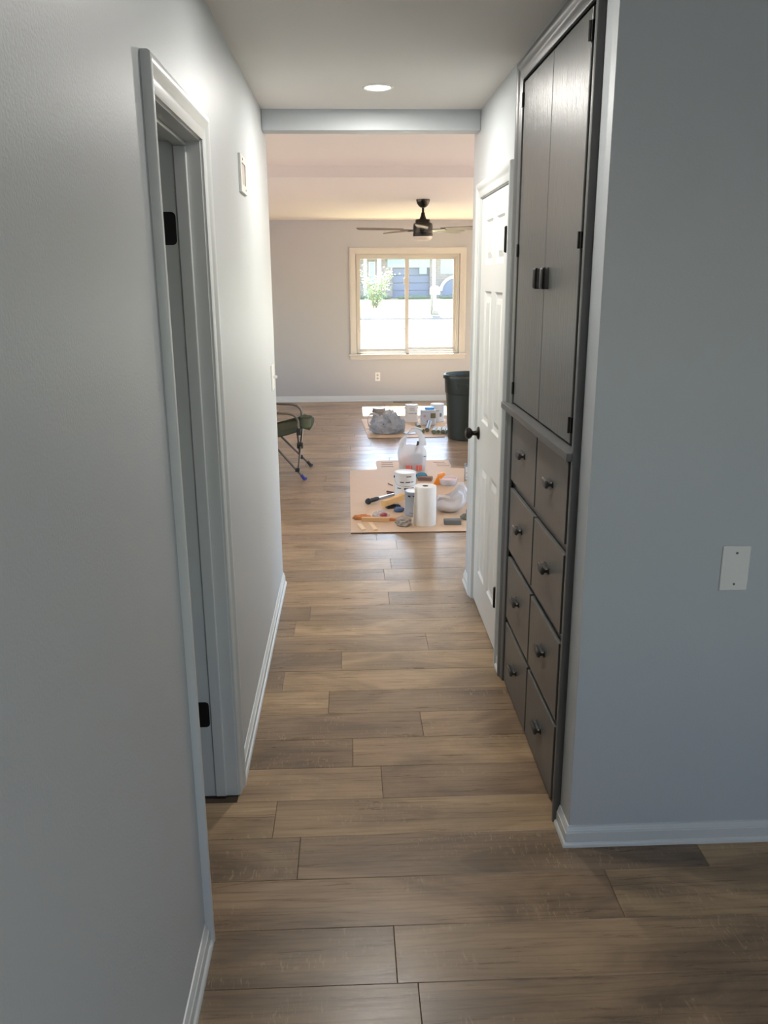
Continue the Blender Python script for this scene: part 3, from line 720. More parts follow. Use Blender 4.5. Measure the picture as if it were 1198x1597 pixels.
mb = MB(); mb.lathe([(.051, .537), (.056, .541), (.056, .550), (.050, .551), (.049, .54)], 20, (-.385, 7.19, 0), cap=False); mb.build('rim', OLIVE, ch)
sheet(lambda u, v: (-.425 + .105 * u * sin(pi * (.25 + .6 * v)), chn + .02 + .52 * v, .462 + .03 * sin(pi * v) + .035 * v - .02 * u), 4, 10, .010, 'front_flap', OLIVE)

# ------------------------------------------------------------------ trash bin
t = tag(empty('trash_bin', (1.300, 9.05, 0)), 'tall dark green plastic trash bin standing on the floor past the white door', 'bin')
BIN = plain('bin_plastic', srgb(34, 42, 35), .38, bump=.12, scale=90, stretch=(1, 1, .2))
mb = MB(); mb.lathe([(0, .0), (.222, .0), (.233, .012), (.252, .30), (.262, .495), (.268, .500), (.271, .515), (.277, .655), (.264, .655), (.258, .52), (.222, .03), (0, .02)], 48, (1.30, 9.05, 0)); mb.build('body', BIN, t)
mb = MB(); mb.lathe([(.270, .655), (.292, .655), (.2935, .668), (.291, .688), (.284, .696), (.274, .700), (.268, .694), (.264, .655)], 48, (1.30, 9.05, 0), cap=False); mb.build('rim', BIN, t)
for a in (-115, 65):
    mb = MB(); q = bmesh.new(); bmesh.ops.create_cube(q, size=1)
    for v in q.verts: v.co = Vector((.268 + v.co.x * .03, v.co.y * .12, .60 + v.co.z * .05))
    bmesh.ops.bevel(q, geom=q.edges[:], offset=.008, segments=2, affect='EDGES'); mb.add(q, Matrix.Rotation(rad(a), 4, 'Z'), (1.30, 9.05, 0)); mb.build('handle', BIN, t)

# ------------------------------------------------------------------ cardboard sheets
CARD = plain('cardboard', srgb(199, 173, 144), .6, bump=.3, scale=40, stretch=(1, 8, 1), var=.08, vscale=9)
CARDE = plain('cardboard_edge', srgb(120, 92, 68), .9)
def slab(pts, z0, z1):
    n = len(pts); mb = MB()
    mb.poly([(x, y, z0) for x, y in pts] + [(x, y, z1) for x, y in pts], [tuple(range(n, 2 * n)), tuple(reversed(range(n)))] + [(i, (i + 1) % n, n + (i + 1) % n, n + i) for i in range(n)])
    for f in mb.bm.faces:
        if abs(f.normal.z) < .5: f.material_index = 1
    mb.bm.normal_update()
    for f in mb.bm.faces: f.material_index = 1 if abs(f.normal.z) < .5 else 0
    return mb
TOPZ = .006
t = tag(empty('cardboard_sheet', (.55, 6.5, 0)), 'large tan cardboard sheet under the paper towel roll and tools', 'cardboard')
slab([(-.010, 5.513), (1.10, 5.505), (1.12, 7.47), (.915, 7.515), (.24, 7.530), (.232, 7.492), (.083, 7.478), (.080, 7.462), (-.012, 7.458)], .0012, TOPZ).build('sheet', [CARD, CARDE], t)
fl_ = slab([(.240, 7.532), (.915, 7.517), (.930, 7.60), (.935, 7.850), (.905, 7.868), (.252, 7.885), (.235, 7.80)], .0012, TOPZ - .001).build('flap', [CARD, CARDE], t)
for x0, y0, x1 in ((.286, 7.775, .392), (.284, 7.695, .392), (.279, 7.605, .392), (.780, 7.762, .885), (.800, 7.690, .892), (.80, 7.610, .915)):
    mb = MB(); mb.box(x0, x1, y0 - .009, y0 + .009, TOPZ - .0012, TOPZ - .0004); mb.build('slit', CARDE, fl_)
t = tag(empty('cardboard_sheet', (.65, 9.7, 0)), 'smaller tan cardboard sheet under the paint cans by the trash bin', 'cardboard')
slab([(.194, 9.075), (1.035, 9.085), (1.19, 10.345), (.130, 10.345)], .0012, TOPZ).build('sheet', [CARD, CARDE], t)
slab([(.176, 9.64), (.62, 9.66), (.62, 10.34), (.136, 10.34)], TOPZ, TOPZ + .0035).build('flap', [CARD, CARDE], t)

# ------------------------------------------------------------------ paint cans and the rest of the things on the cardboard
LABELW = plain('can_label_white', srgb(226, 224, 218), .5)
GREYCAN = plain('can_label_grey', srgb(150, 154, 158), .45)
LIDW = plain('paint_lid_white', srgb(236, 236, 232), .4)
INK = plain('ink_black', srgb(34, 32, 32), .6)
INKG = plain('ink_grey', srgb(128, 124, 122), .6)
def patch(mb, r, a0, a1, z0, z1, n=6, c=(0, 0)):
    pts = []
    for i in range(n + 1):
        a = rad(a0 + (a1 - a0) * i / n)
        for q in (r - .0004, r + .0009):
            pts += [(c[0] + q * cos(a), c[1] + q * sin(a), z0), (c[0] + q * cos(a), c[1] + q * sin(a), z1)]
    fs = []
    for i in range(n):
        a = i * 4; b = a + 4; fs += [(a + 2, b + 2, b + 3, a + 3), (a, a + 1, b + 1, b), (a + 1, a + 3, b + 3, b + 1), (a, b, b + 2, a + 2)]
    mb.poly(pts, fs); return mb
def can(loc, r, h, label, body, lid, prints=(), bail=None, name='paint_can', z=TOPZ, sticker=None):
    t = tag(empty(name, (loc[0], loc[1], z)), label, 'paint can')
    mb = MB(); mb.lathe([(0, .003), (r - .006, .003), (r - .004, 0), (r, .002), (r + .001, .006), (r, .010), (r, h - .014), (r + .0015, h - .010), (r + .002, h - .004), (r - .001, h), (r - .006, h - .002), (r - .007, h - .008), (0, h - .008)], 36)
    mb.build('body', body, t, world=False)
    mb = MB(); mb.lathe([(0, h - .006), (r * .62, h - .006), (r * .66, h - .0035), (r * .80, h - .0035), (r * .83, h - .006), (r * .88, h - .002), (r - .007, h - .001), (r - .007, h - .009), (0, h - .009)], 36)
    mb.build('lid', lid, t, world=False)
    for (a0, a1, z0, z1, m) in prints:
        mb = MB(); patch(mb, r, a0, a1, z0 * h, z1 * h); mb.build('print', m, t, world=False)
    if bail is not None:
        mb = MB(); pts = []
        for i in range(17):
            a = pi * i / 16; pts.append(Matrix.Rotation(rad(bail), 3, 'Z') @ Vector(((r + .006) * cos(a), -(r + .012) * sin(a) * .35 - 0.0, h * .80 - (r + .02) * sin(a) * .62)))
        pts = [p if True else p for p in pts]
        pts = [Vector((p.x, p.y, p.z)) for p in pts]
        # keep the wire outside the can wall
        q = []
        for p in pts:
            d_ = math.hypot(p.x, p.y); k = max(1, (r + .004) / max(d_, 1e-4)); q.append(Vector((p.x * k, p.y * k, p.z)))
        mb.tube(q, .0015, 6); mb.build('bail', STEEL, t, world=False)
        for sg in (1, -1):
            mb = MB(); mb.lathe([(.010, 0), (.010, .004), (.006, .008), (0, .008)], 14, rot=Matrix.Rotation(rad(bail), 4, 'Z') @ Matrix.Rotation(sg * pi / 2, 4, 'Y'), at=tuple(Matrix.Rotation(rad(bail), 3, 'Z') @ Vector((sg * r, 0, h * .80)))); mb.build('ear', BLACKM, t, world=False)
    return t
# on the large sheet
can((.433, 6.555), .086, .190, 'white gallon paint can with black print behind the paper towel roll', LABELW, LIDW,
    [(-122, -100, .60, .64, INK), (-92, -66, .60, .64, INK), (-62, -45, .60, .64, INKG), (-140, -116, .335, .375, INK), (-100, -76, .31, .375, INK), (-70, -42, .335, .375, INK), (-98, -70, .43, .45, INKG), (-88, -60, .84, .875, INK)], bail=8)
can((.462, 5.955), .072, .182, 'small grey paint can with pale lid close behind the paper towel roll', GREYCAN, LIDW,
    [(-135, -118, .80, .86, INK), (-105, -96, .82, .86, INK), (-90, -80, .83, .86, INK), (-125, -60, .12, .16, INKG)], bail=None)
can((1.018, 6.99), .047, .150, 'quart can with blue-white label at the edge of the white door', GREYCAN, plain('lid_dark', srgb(70, 74, 80), .4, metal=.5),
    [(-150, -112, .12, .86, LABELW), (-100, -70, .10, .90, plain('label_navy', srgb(34, 44, 84), .5)), (-146, -118, .25, .29, INKG), (-146, -118, .5, .54, INKG)], bail=None)
# on the small sheet
can((.348, 10.075), .079, .178, 'paint can with shiny metal top behind the grey plastic bag', STEEL, STEEL, [(-130, -60, .45, .8, INKG)], bail=20, z=TOPZ + .0035)
can((.746, 10.15), .078, .210, 'white paint can standing alone between grey bag and white tub', LABELW, STEEL,
    [(-120, -72, .50, .53, INK), (-110, -66, .70, .72, INKG), (-112, -70, .80, .82, INKG), (-64, -44, .48, .51, INK)], bail=5, z=TOPZ + .0004)
can((1.062, 10.16), .082, .215, 'white paint can partly behind the square white tub', LABELW, LIDW,
    [(-75, -55, .3, .5, INKG), (-110, -80, .62, .65, INKG)], bail=None)
# square white tub with blue top
t = tag(empty('paint_tub', (.925, 9.925, TOPZ + .0006)), 'square white paint tub with bright blue patch on its lid', 'tub')
mb = MB(); mb.box(-.086, .086, -.080, .080, 0, .165, .012, 3); mb.build('body', plain('tub_white', srgb(216, 218, 222), .45), t, world=False)
mb = MB(); mb.box(-.090, .090, -.084, .084, .165, .182, .006, 2); mb.build('lid', LIDW, t, world=False)
TUBB = plain('blue_plastic', srgb(64, 152, 232), .4)
mb = MB(); mb.box(-.035, .075, -.050, .060, .182, .206, .008, 2); mb.build('cap', TUBB, t, world=False)
mb = MB(); mb.box(.025, .086, -.0812, -.0795, .085, .145); mb.build('print', plain('label_olive', srgb(128, 122, 84), .6), t, world=False)
mb = MB(); mb.lathe([(0, -.0812), (.016, -.0812), (.016, -.079)], 16, (-.045, 0, .110), 'Y'); mb.build('print', plain('label_rose', srgb(196, 140, 136), .6), t, world=False)
mb = MB(); mb.box(-.02, .02, -.0810, -.0795, .03, .06); mb.build('print', INKG, t, world=False)

# grey plastic bag heap
t = tag(empty('grey_plastic_bag', (.405, 9.37, TOPZ + .0045)), 'crumpled grey plastic shopping bag in front of the shiny-topped can', 'plastic bag')
mb = MB(); mb.blob((.160, .115, .185), 3.3, .42, 1.5, 5, c=(-.01, 0, 0)); mb.build('sack', FILM_G, t, world=False, angle=60)
mb = MB(); mb.blob((.092, .085, .235), 8.1, .42, 1.6, 5, c=(.045, .01, 0)); mb.build('side_bulge', FILM_G, t, world=False, angle=60)
mb = MB(); mb.blob((.066, .06, .170), 5.2, .40, 1.7, 4, c=(.145, .04, 0)); mb.build('side_bulge', FILM_G, t, world=False, angle=60)
mb = MB(); mb.ribbon([(-.08, -.02, .19), (-.135, -.03, .225), (-.19, -.04, .215), (-.215, -.05, .16), (-.205, -.06, .10), (-.165, -.07, .06), (-.12, -.08, .05)], .045, (.1, 1, .5), .0015); mb.build('handle', FILM_G, t, world=False, angle=60)
mb = MB(); mb.ribbon([(.0, -.06, .19), (.04, -.08, .20), (.075, -.10, .14), (.085, -.125, .06)], .05, (1, .3, .2), .0015); mb.build('handle', FILM_G, t, world=False, angle=60)
mb = MB(); mb.box(-.085, -.045, -.122, -.108, .078, .098, .003, rot=Matrix.Rotation(rad(24), 4, 'Y')); mb.build('print', plain('print_navy', srgb(44, 46, 70), .5), t, world=False)

# white shopping bag, standing, handles up
def white_bag(loc, w_, d_, h_, top, seed, label, lean=0.0, rz=0.0, marks=True):
    t = tag(empty('white_plastic_bag', loc, rz), label, 'plastic bag')
    mb = MB(); nA, nH = 40, 14; pts = []; fs = []
    for j in range(nH + 1):
        v = j / nH; z = h_ * v
        for i in range(nA):
            a = 2 * pi * i / nA; ca, sa_ = cos(a), sin(a)
            e = .62; k = 1 + .05 * sin(3 * v * pi + a * 2 + seed) + .06 * noise.noise(Vector((ca * 2.2, sa_ * 2.2, v * 3 + seed)))
            bulge = (.84 + .18 * sin(pi * min(1, v * 1.1)) - .55 * max(0, v - .72)) * k
            x = w_ / 2 * (abs(ca) ** e) * (1 if ca > 0 else -1) * bulge; y = d_ / 2 * (abs(sa_) ** e) * (1 if sa_ > 0 else -1) * bulge * (1 - .35 * v)
            zz = z + (.085 * (abs(ca) ** 3) * v ** 4) + .012 * noise.noise(Vector((ca * 4, sa_ * 4, seed))) * v
            pts.append((x, y, max(0, zz)))
    for j in range(nH):
        for i in range(nA): fs.append((j * nA + i, j * nA + (i + 1) % nA, (j + 1) * nA + (i + 1) % nA, (j + 1) * nA + i))
    fs.append(tuple(reversed(range(nA))))
    mb.poly(pts, fs); mb.build('sack', FILM_W, t, world=False, angle=70)
    for sy in (-1, 1):
        P = []
        for i in range(15):
            u = i / 14; a = pi * u
            P.append((-w_ * .37 * cos(a) * (1 - .22 * sin(a)) + lean * sin(a), sy * d_ * .16 * (1 - .4 * sin(a)), h_ * 1.0 + (top - h_ * 1.0) * (sin(a) ** .7)))
        mb = MB(); mb.ribbon(P, lambda u: .075 - .042 * sin(pi * u), lambda u: (cos(pi * u * .0) * .25 + .9 * sin(pi * u) * 0 + .2, 1 if False else sy * -.25, .9 * sin(pi * u) ** 2 + .05), .0014)
        mb.build('handle', FILM_W, t, world=False, angle=70)
    return t
t = white_bag((.556, 7.455, TOPZ), .255, .17, .225, .365, 2.0, 'white shopping bag standing with its handles up behind the gallon can', .015)
RED = plain('red_print', srgb(206, 96, 84), .6)
for x0, x1 in ((-.062, -.030), (-.020, -.004), (.030, .048), (.056, .082)):
    mb = MB(); mb.box(x0, x1, -.0835, -.0800, .012, .058); mb.build('print', RED, t, world=False)
mb = MB(); mb.box(.085, .118, -.055, -.050, .13, .138); mb.build('print', INKG, t, world=False)
for dx_, dy_, dz_, dm, sd, col in ((-.05, 0, .055, (.05, .05, .09), 1.3, (206, 150, 140)), (.035, .01, .06, (.06, .05, .10), 6.2, (120, 140, 150)), (.02, .0, .012, (.085, .055, .05), 4.1, (200, 120, 106))):
    mb = MB(); mb.blob(dm, sd, .2, 1.4, 3, c=(dx_, dy_, dz_ - .01)); mb.build('contents', plain('bag_contents_%d' % col[0], srgb(*col), .6), t, world=False)
# tools inside the white bag
mb = MB(); mb.tube([(.035, .0, .165), (.055, .01, .262)], .010, 8); o = mb.build('brush_handle', JOINT, None, loc=(.556, 7.455, TOPZ)); tag(o, 'dark tool handle poking out of the standing white bag', 'tool')

# slumped white bag right of the towel roll
t = tag(empty('white_plastic_bag', (.735, 6.03, TOPZ)), 'slumped white plastic bag right of the paper towel roll', 'plastic bag')
mb = MB(); nA, nH = 44, 12; pts = []; fs = []
for lay in (0, 1):
    for j in range(nH + 1):
        v = j / nH
        for i in range(nA):
            a = 2 * pi * i / nA; ca, sa_ = cos(a), sin(a)
            wr = .05 * noise.noise(Vector((ca * 2.5, sa_ * 2.5, v * 2 + 3))) + .02 * noise.noise(Vector((ca * 9, sa_ * 9, v * 3)))
            rim = .095 + .040 * max(0, ca) + .075 * max(0, cos(a - rad(25))) ** 3 + .010 * sin(5 * a)
            z = rim * v ** 1.5
            r = (.035 + .083 * sin(min(1, v * 1.25) * pi / 2)) * (1 + wr) * (1 - .16 * max(0, v - .7) * 3.3) - lay * .0018
            pts.append((r * 1.06 * ca, r * .98 * sa_, z + (0 if lay == 0 else .0015)))
K = (nH + 1) * nA
for j in range(nH):
    for i in range(nA):
        q = (j * nA + i, j * nA + (i + 1) % nA, (j + 1) * nA + (i + 1) % nA, (j + 1) * nA + i); fs.append(q); fs.append(tuple(K + k for k in reversed(q)))
fs.append(tuple(reversed(range(nA)))); fs.append(tuple(K + k for k in range(nA)))
for i in range(nA): fs.append((nH * nA + i, nH * nA + (i + 1) % nA, K + nH * nA + (i + 1) % nA, K + nH * nA + i))
mb.poly(pts, fs); mb.build('sack', FILM_T, t, world=False, angle=70)
mb = MB(); mb.blob((.080, .075, .055), 9.2, .4, 1.8, 4, c=(.0, .01, .022), flat=False); mb.build('contents', FILM_T, t, world=False, angle=70)
mb = MB(); mb.ribbon([(.035, .05, .16), (.060, .03, .205), (.095, .0, .205), (.120, -.03, .165), (.128, -.05, .115)], .034, (.2, 1, .3), .0015); mb.build('handle', FILM_T, t, world=False, angle=60)
mb = MB(); mb.ribbon([(.02, -.03, .12), (.055, -.06, .165), (.085, -.08, .15), (.095, -.095, .10)], .028, (.3, 1, .3), .0015); mb.build('handle', FILM_T, t, world=False, angle=60)
mb = MB(); mb.ribbon([(-.115, -.03, .085), (-.085, -.01, .118), (-.045, .0, .115), (.0, .01, .10)], .032, (0, 1, .4), .0015); mb.build('handle', FILM_T, t, world=False, angle=60)

# paper towel roll
t = tag(empty('paper_towel_roll', (.518, 5.692, TOPZ)), 'white paper towel roll standing upright on the cardboard', 'paper roll')
PAPER = plain('paper_towel', srgb(240, 236, 228), .9, bump=.5, scale=120, var=.02)
mb = MB(); mb.lathe([(.021, .002), (.074, .0), (.0765, .004), (.077, .14), (.0765, .276), (.073, .281), (.021, .279)], 40, cap=False); mb.build('sheets', PAPER, t, world=False, angle=50)
mb = MB(); mb.lathe([(.0195, .002), (.021, .002), (.021, .279), (.0195, .279), (.0195, .002)], 24, cap=False); mb.lathe([(0, .002), (.0195, .004)], 24, cap=False); mb.build('core', plain('core_card', srgb(120, 104, 88), .9), t, world=False)
mb = MB(); P = []
for i in range(7): P.append((-.074 - .013 * (i / 6) ** 1.2, -.022 + .010 * i - .045, .14))
pts = []
for th in (0, .0012):
    for i in range(7):
        u = i / 6; pts += [(-.0745 - .016 * u - th, -.020 - .030 * u, .001), (-.0745 - .003 * u - th, -.020 - .026 * u, .277)]
fs = [(2 * i, 2 * i + 2, 2 * i + 3, 2 * i + 1) for i in range(6)] + [(14 + 2 * i + 1, 14 + 2 * i + 3, 14 + 2 * i + 2, 14 + 2 * i) for i in range(6)] + [(12, 26, 27, 13), (0, 1, 15, 14)] + [(2 * i, 14 + 2 * i, 14 + 2 * i + 2, 2 * i + 2) for i in range(6)] + [(2 * i + 1, 2 * i + 3, 14 + 2 * i + 3, 14 + 2 * i + 1) for i in range(6)]
mb.poly(pts, fs); mb.build('loose_sheet', PAPER, t, world=False)

# black handled scraper
def along(a, b):
    a = Vector(a); b = Vector(b); d = b - a
    return Matrix.Translation(a) @ d.to_track_quat('Z', 'Y').to_matrix().to_4x4(), d.length
t = tag(empty('black_scraper', (.22, 6.36, TOPZ)), 'black-handled metal scraper lying on cardboard left of the gallon can', 'tool')
R, L_ = along((.118, 6.243, .031), (.215, 6.352, .031))
mb = MB(); mb.lathe([(0, -.004), (.018, -.002), (.024, .010), (.024, .022), (.017, .030), (.014, .036), (.017, .05), (.017, .11), (.012, .135), (0, .137)], 18); mb.bm.transform(R); mb.build('handle', JOINT, t)
R, L_ = along((.20, 6.335, .026), (.340, 6.490, .022))
mb = MB(); mb.box(-.008, .008, -.012, .012, 0, L_, .003, 2); mb.bm.transform(R); mb.build('shaft', STEEL, t)
# dark red marker sticks
DRED = plain('dark_red', srgb(88, 36, 32), .5)
for a, b, lab in (((.286, 6.628, .014), (.345, 6.580, .014), 'dark red stick lying nearer the gallon can, the farther of two'), ((.284, 6.540, .014), (.346, 6.545, .014), 'dark red stick lying just behind the black scraper tip')):
    R, L_ = along(a, b); mb = MB(); mb.lathe([(0, 0), (.006, .001), (.0075, .006), (.0075, L_ - .004), (.004, L_), (0, L_)], 12); mb.bm.transform(R)
    tag(mb.build('marker_stick', DRED), lab, 'stick', 'two dark red sticks on the cardboard')
# wooden block resting on a black tool
BLKW = plain('yellow_wood', srgb(214, 168, 104), .6, bump=.2, scale=30, stretch=(1, 1, 6), var=.1, vscale=12)
R, L_ = along((.235, 6.085, .054), (.405, 6.268, .064))
mb = MB(); mb.box(-.021, .021, -.022, .022, 0, L_, .003, 2); mb.bm.transform(R); tag(mb.build('wood_block', BLKW), 'yellowish wooden block propped up beside the grey paint can', 'wood block')
mb = MB(); mb.box(-.055, .055, -.028, .028, 0, .022, .006, 2, rot=Matrix.Rotation(rad(18), 4, 'Z')); mb.box(-.02, .02, -.02, .02, .02, .029, .004, 2, rot=Matrix.Rotation(rad(18), 4, 'Z'))
tag(mb.build('sanding_pad', JOINT, loc=(.312, 6.145, TOPZ)), 'black flat tool lying beneath the yellowish wooden block', 'tool')
# blue rag
mb = MB(); mb.blob((.036, .030, .036), 2.7, .35, 2.2, 4); tag(mb.build('blue_rag', plain('blue_cloth', srgb(84, 104, 138), .85, bump=.4, scale=200), loc=(.352, 6.035, TOPZ), angle=60), 'small blue-grey rag left of the grey paint can', 'rag')
# crumpled wad of tape
mb = MB(); mb.blob((.050, .046, .062), 4.4, .5, 1.5, 4); tag(mb.build('tape_wad', plain('grey_tape', srgb(162, 152, 140), .7, bump=.5, scale=60, var=.25, vscale=40), loc=(.362, 5.665, TOPZ), angle=8), 'crumpled grey-beige wad at the foot of the towel roll', 'wad')
# wood strips and shims
PALEW = plain('pale_wood', srgb(206, 168, 122), .7, bump=.2, scale=40, stretch=(1, 6, 6), var=.1, vscale=14)
SHIMW = plain('shim_wood', srgb(226, 198, 158), .7, bump=.2, scale=40, stretch=(1, 6, 6), var=.06, vscale=14)
ORW = plain('orange_wood', srgb(198, 128, 76), .7, bump=.3, scale=40, var=.2, vscale=20)
def stick(a, b, w_, h_, name, mat, lab, grp=None):
    a = Vector(a); b = Vector(b); d = b - a
    mb = MB(); mb.box(-d.length / 2, d.length / 2, -w_ / 2, w_ / 2, 0, h_, .0015)
    o = mb.build(name, mat, loc=tuple((a + b) / 2), rot=(0, 0, math.atan2(d.y, d.x)))
    return tag(o, lab, 'wood strip', grp)
stick((.070, 5.793, TOPZ), (.268, 5.770, TOPZ), .026, .030, 'wood_strip', PALEW, 'pale wooden strip lying across the front left of the cardboard')
stick((.270, 5.790, TOPZ), (.320, 5.783, TOPZ), .022, .020, 'wood_strip', ORW, 'short brownish wood offcut at the right end of the pale strip')
mb = MB(); mb.blob((.060, .022, .034), 6.1, .5, 2.0, 4); tag(mb.build('orange_wrapper', ORW, loc=(.075, 5.842, TOPZ), angle=30), 'crumpled orange-brown wrapper behind the left end of the pale strip', 'wrapper')
mb = MB(); mb.blob((.052, .030, .044), 7.7, .6, 2.4, 4); o = tag(mb.build('clear_wrapper', FILM_C, loc=(.210, 5.885, TOPZ), angle=30), 'crumpled clear wrapper with red print behind the pale strip', 'wrapper')
mb = MB(); mb.blob((.026, .012, .026), 1.7, .4, 2.4, 3, c=(.020, -.022, .012)); mb.build('print', plain('wrapper_red', srgb(176, 66, 74), .5), o, world=False)
stick((.050, 5.708, TOPZ), (.082, 5.566, TOPZ), .028, .010, 'wood_shim', SHIMW, 'left one of two small wooden shims at the cardboard front corner')
stick((.130, 5.728, TOPZ), (.164, 5.548, TOPZ), .028, .011, 'wood_shim', SHIMW, 'right one of two small wooden shims at the cardboard front corner')
# sanding sponge
mb = MB(); mb.box(-.061, .061, -.028, .028, 0, .034, .004, 2); tag(mb.build('sanding_sponge', plain('grey_sponge', srgb(112, 118, 118), .95, bump=.8, scale=160), loc=(.712, 5.685, TOPZ), rot=(0, 0, rad(-2))), 'dark grey sanding sponge in front of the slumped white bag', 'sponge')
# brown sponge with a blue top item
mb = MB(); mb.box(-.062, .062, -.03, .03, 0, .032, .005, 2); tag(mb.build('brown_sponge', plain('brown_sponge', srgb(128, 104, 92), .95, bump=.8, scale=120), loc=(.638, 7.04, TOPZ), rot=(0, 0, rad(-14))), 'brown sponge block lying right behind the gallon can', 'sponge')
mb = MB(); mb.blob((.046, .026, .048), 3.9, .35, 1.8, 4); tag(mb.build('teal_cloth', plain('teal_cloth', srgb(52, 118, 146), .8, bump=.3, scale=150), loc=(.612, 7.118, TOPZ), angle=50), 'small teal cloth beside the brown sponge', 'cloth')
# orange holder and clear tape tub
ORG = plain('orange_plastic', srgb(236, 144, 36), .4)
t = tag(empty('orange_tool', (.735, 6.88, TOPZ)), 'bright orange plastic tool leaning on a shallow pale tub', 'tool')
mb = MB(); mb.poly([(x, y, z) for y in (-.012, .012) for x, z in ((-.042, 0), (.010, 0), (.026, .050), (.060, .082), (.050, .104), (.012, .092), (-.012, .060))],
                   [(0, 1, 2, 6), (6, 2, 3, 5), (5, 3, 4), (7 + 6, 7 + 2, 7 + 1, 7 + 0), (7 + 5, 7 + 3, 7 + 2, 7 + 6), (7 + 4, 7 + 3, 7 + 5)] + [(i, 7 + i, 7 + (i + 1) % 7, (i + 1) % 7) for i in range(7)])
mb.build('grip', ORG, t, world=False)
mb = MB(); mb.box(.018, .066, -.014, .014, .070, .088, .004, 2, rot=Matrix.Rotation(rad(-18), 4, 'Y')); mb.build('tip', plain('peach_plastic', srgb(240, 176, 140), .5), t, world=False)
t = tag(empty('pale_tub', (.818, 6.875, TOPZ)), 'shallow round pale grey tub beside the orange tool', 'tub')
mb = MB(); mb.lathe([(0, .0), (.062, .0), (.070, .012), (.076, .050), (.079, .053), (.077, .056), (.072, .052), (.064, .012), (0, .008)], 32); mb.build('bowl', plain('pale_plastic', srgb(214, 208, 212), .3), t, world=False)
mb = MB(); mb.lathe([(0, .040), (.050, .044), (.0705, .040), (.0705, .036), (0, .034)], 28); mb.build('contents', plain('pale_putty', srgb(232, 206, 200), .6), t, world=False)
# pencil
stick((.311, 6.921, TOPZ), (.346, 6.850, TOPZ), .007, .007, 'pencil', plain('pencil_grey', srgb(92, 84, 76), .6), 'thin grey pencil left of the gallon can')
# patterned bag half hidden by the door, with two black knobs
mb = MB(); mb.blob((.080, .26, .105), 2.2, .4, 1.8, 5); tag(mb.build('speckled_cloth', plain('speckled_cloth', srgb(196, 188, 172), .9, bump=.5, scale=80, var=.35, vscale=60), loc=(.975, 6.42, TOPZ), angle=50), 'speckled beige cloth heap at the right edge behind the door', 'cloth')
BK = JOINT
for loc, r, lab in (((.885, 6.62, TOPZ), .020, 'small black round stopper on cardboard above the slumped white bag'), ((.868, 5.955, TOPZ), .022, 'small black round stopper between slumped white bag and white door')):
    mb = MB(); mb.lathe([(0, 0), (r * .8, 0), (r, .006), (r, .026), (r * .7, .036), (0, .038)], 18); tag(mb.build('rubber_stopper', BK, loc=loc), lab, 'stopper', 'small black stoppers on the cardboard')
mb = MB(); mb.blob((.046, .03, .040), 5.9, .5, 2.2, 4); tag(mb.build('grey_rag', plain('grey_rag', srgb(128, 130, 120), .9, bump=.5, scale=120, var=.2, vscale=40), loc=(.838, 5.80, TOPZ), angle=50), 'small grey-green rag right of the sanding sponge', 'rag')

# caulk tubes on the small sheet
def caulk(a, b, col, cap, lab, r=.0245):
    t = tag(empty('caulk_tube', a), lab, 'tube', 'caulk tubes on the small cardboard sheet')
    R, L_ = along((0, 0, 0), Vector(b) - Vector(a))
    mb = MB(); mb.lathe([(0, .004), (r - .004, .004), (r - .003, 0), (r, 0), (r, L_ - .004), (r - .003, L_), (0, L_)], 20); mb.bm.transform(R); mb.build('body', col, t, world=False)
    mb = MB(); mb.lathe([(r * .55, L_), (.009, L_ + .012), (.004, L_ + .055), (0, L_ + .056)], 14); mb.bm.transform(R); mb.build('nozzle', cap, t, world=False)
    mb = MB(); mb.lathe([(0, .0035), (r - .0045, .0035), (r - .0045, .002), (0, .002)][::1], 18); mb.bm.transform(R); mb.build('plunger', plain('plunger_olive', srgb(126, 130, 100), .6), t, world=False)
    return t
TW = plain('tube_white', srgb(198, 204, 198), .4); TG = plain('tube_grey', srgb(120, 130, 128), .35, metal=.3); TD = plain('tube_dark', srgb(60, 66, 68), .35)
zz = TOPZ + .0245
for i, (x, lab) in enumerate(((.932, 'leftmost of four caulk tubes lying end-on beside the trash bin'), (.984, 'second from left of four caulk tubes lying end-on'), (1.036, 'third from left of four caulk tubes lying end-on'), (1.088, 'rightmost of four caulk tubes lying end-on, touching the trash bin'))):
    caulk((x, 9.262, zz), (x + .03, 9.475, zz), TW if i % 2 else TG, PLASTICW, lab)
caulk((.822, 9.33, zz), (.728, 9.50, zz), TW, PLASTICW, 'pale caulk tube lying apart at the left of the tubes')
caulk((.868, 9.38, zz + .003), (.918, 9.61, zz + .055), TD, STEEL, 'dark caulk tube resting slanted on top of the others')
caulk((.795, 9.60, zz), (.785, 9.78, zz), TG, PLASTICW, 'grey caulk tube in front of the square white tub')
mb = MB(); mb.lathe([(0, 0), (.072, 0), (.078, .004), (.076, .008), (.06, .006), (0, .005)], 28); tag(mb.build('can_lid', plain('lid_grey', srgb(150, 152, 152), .4, metal=.4), loc=(.672, 9.32, TOPZ)), 'flat grey can lid lying right of the grey plastic bag', 'lid')

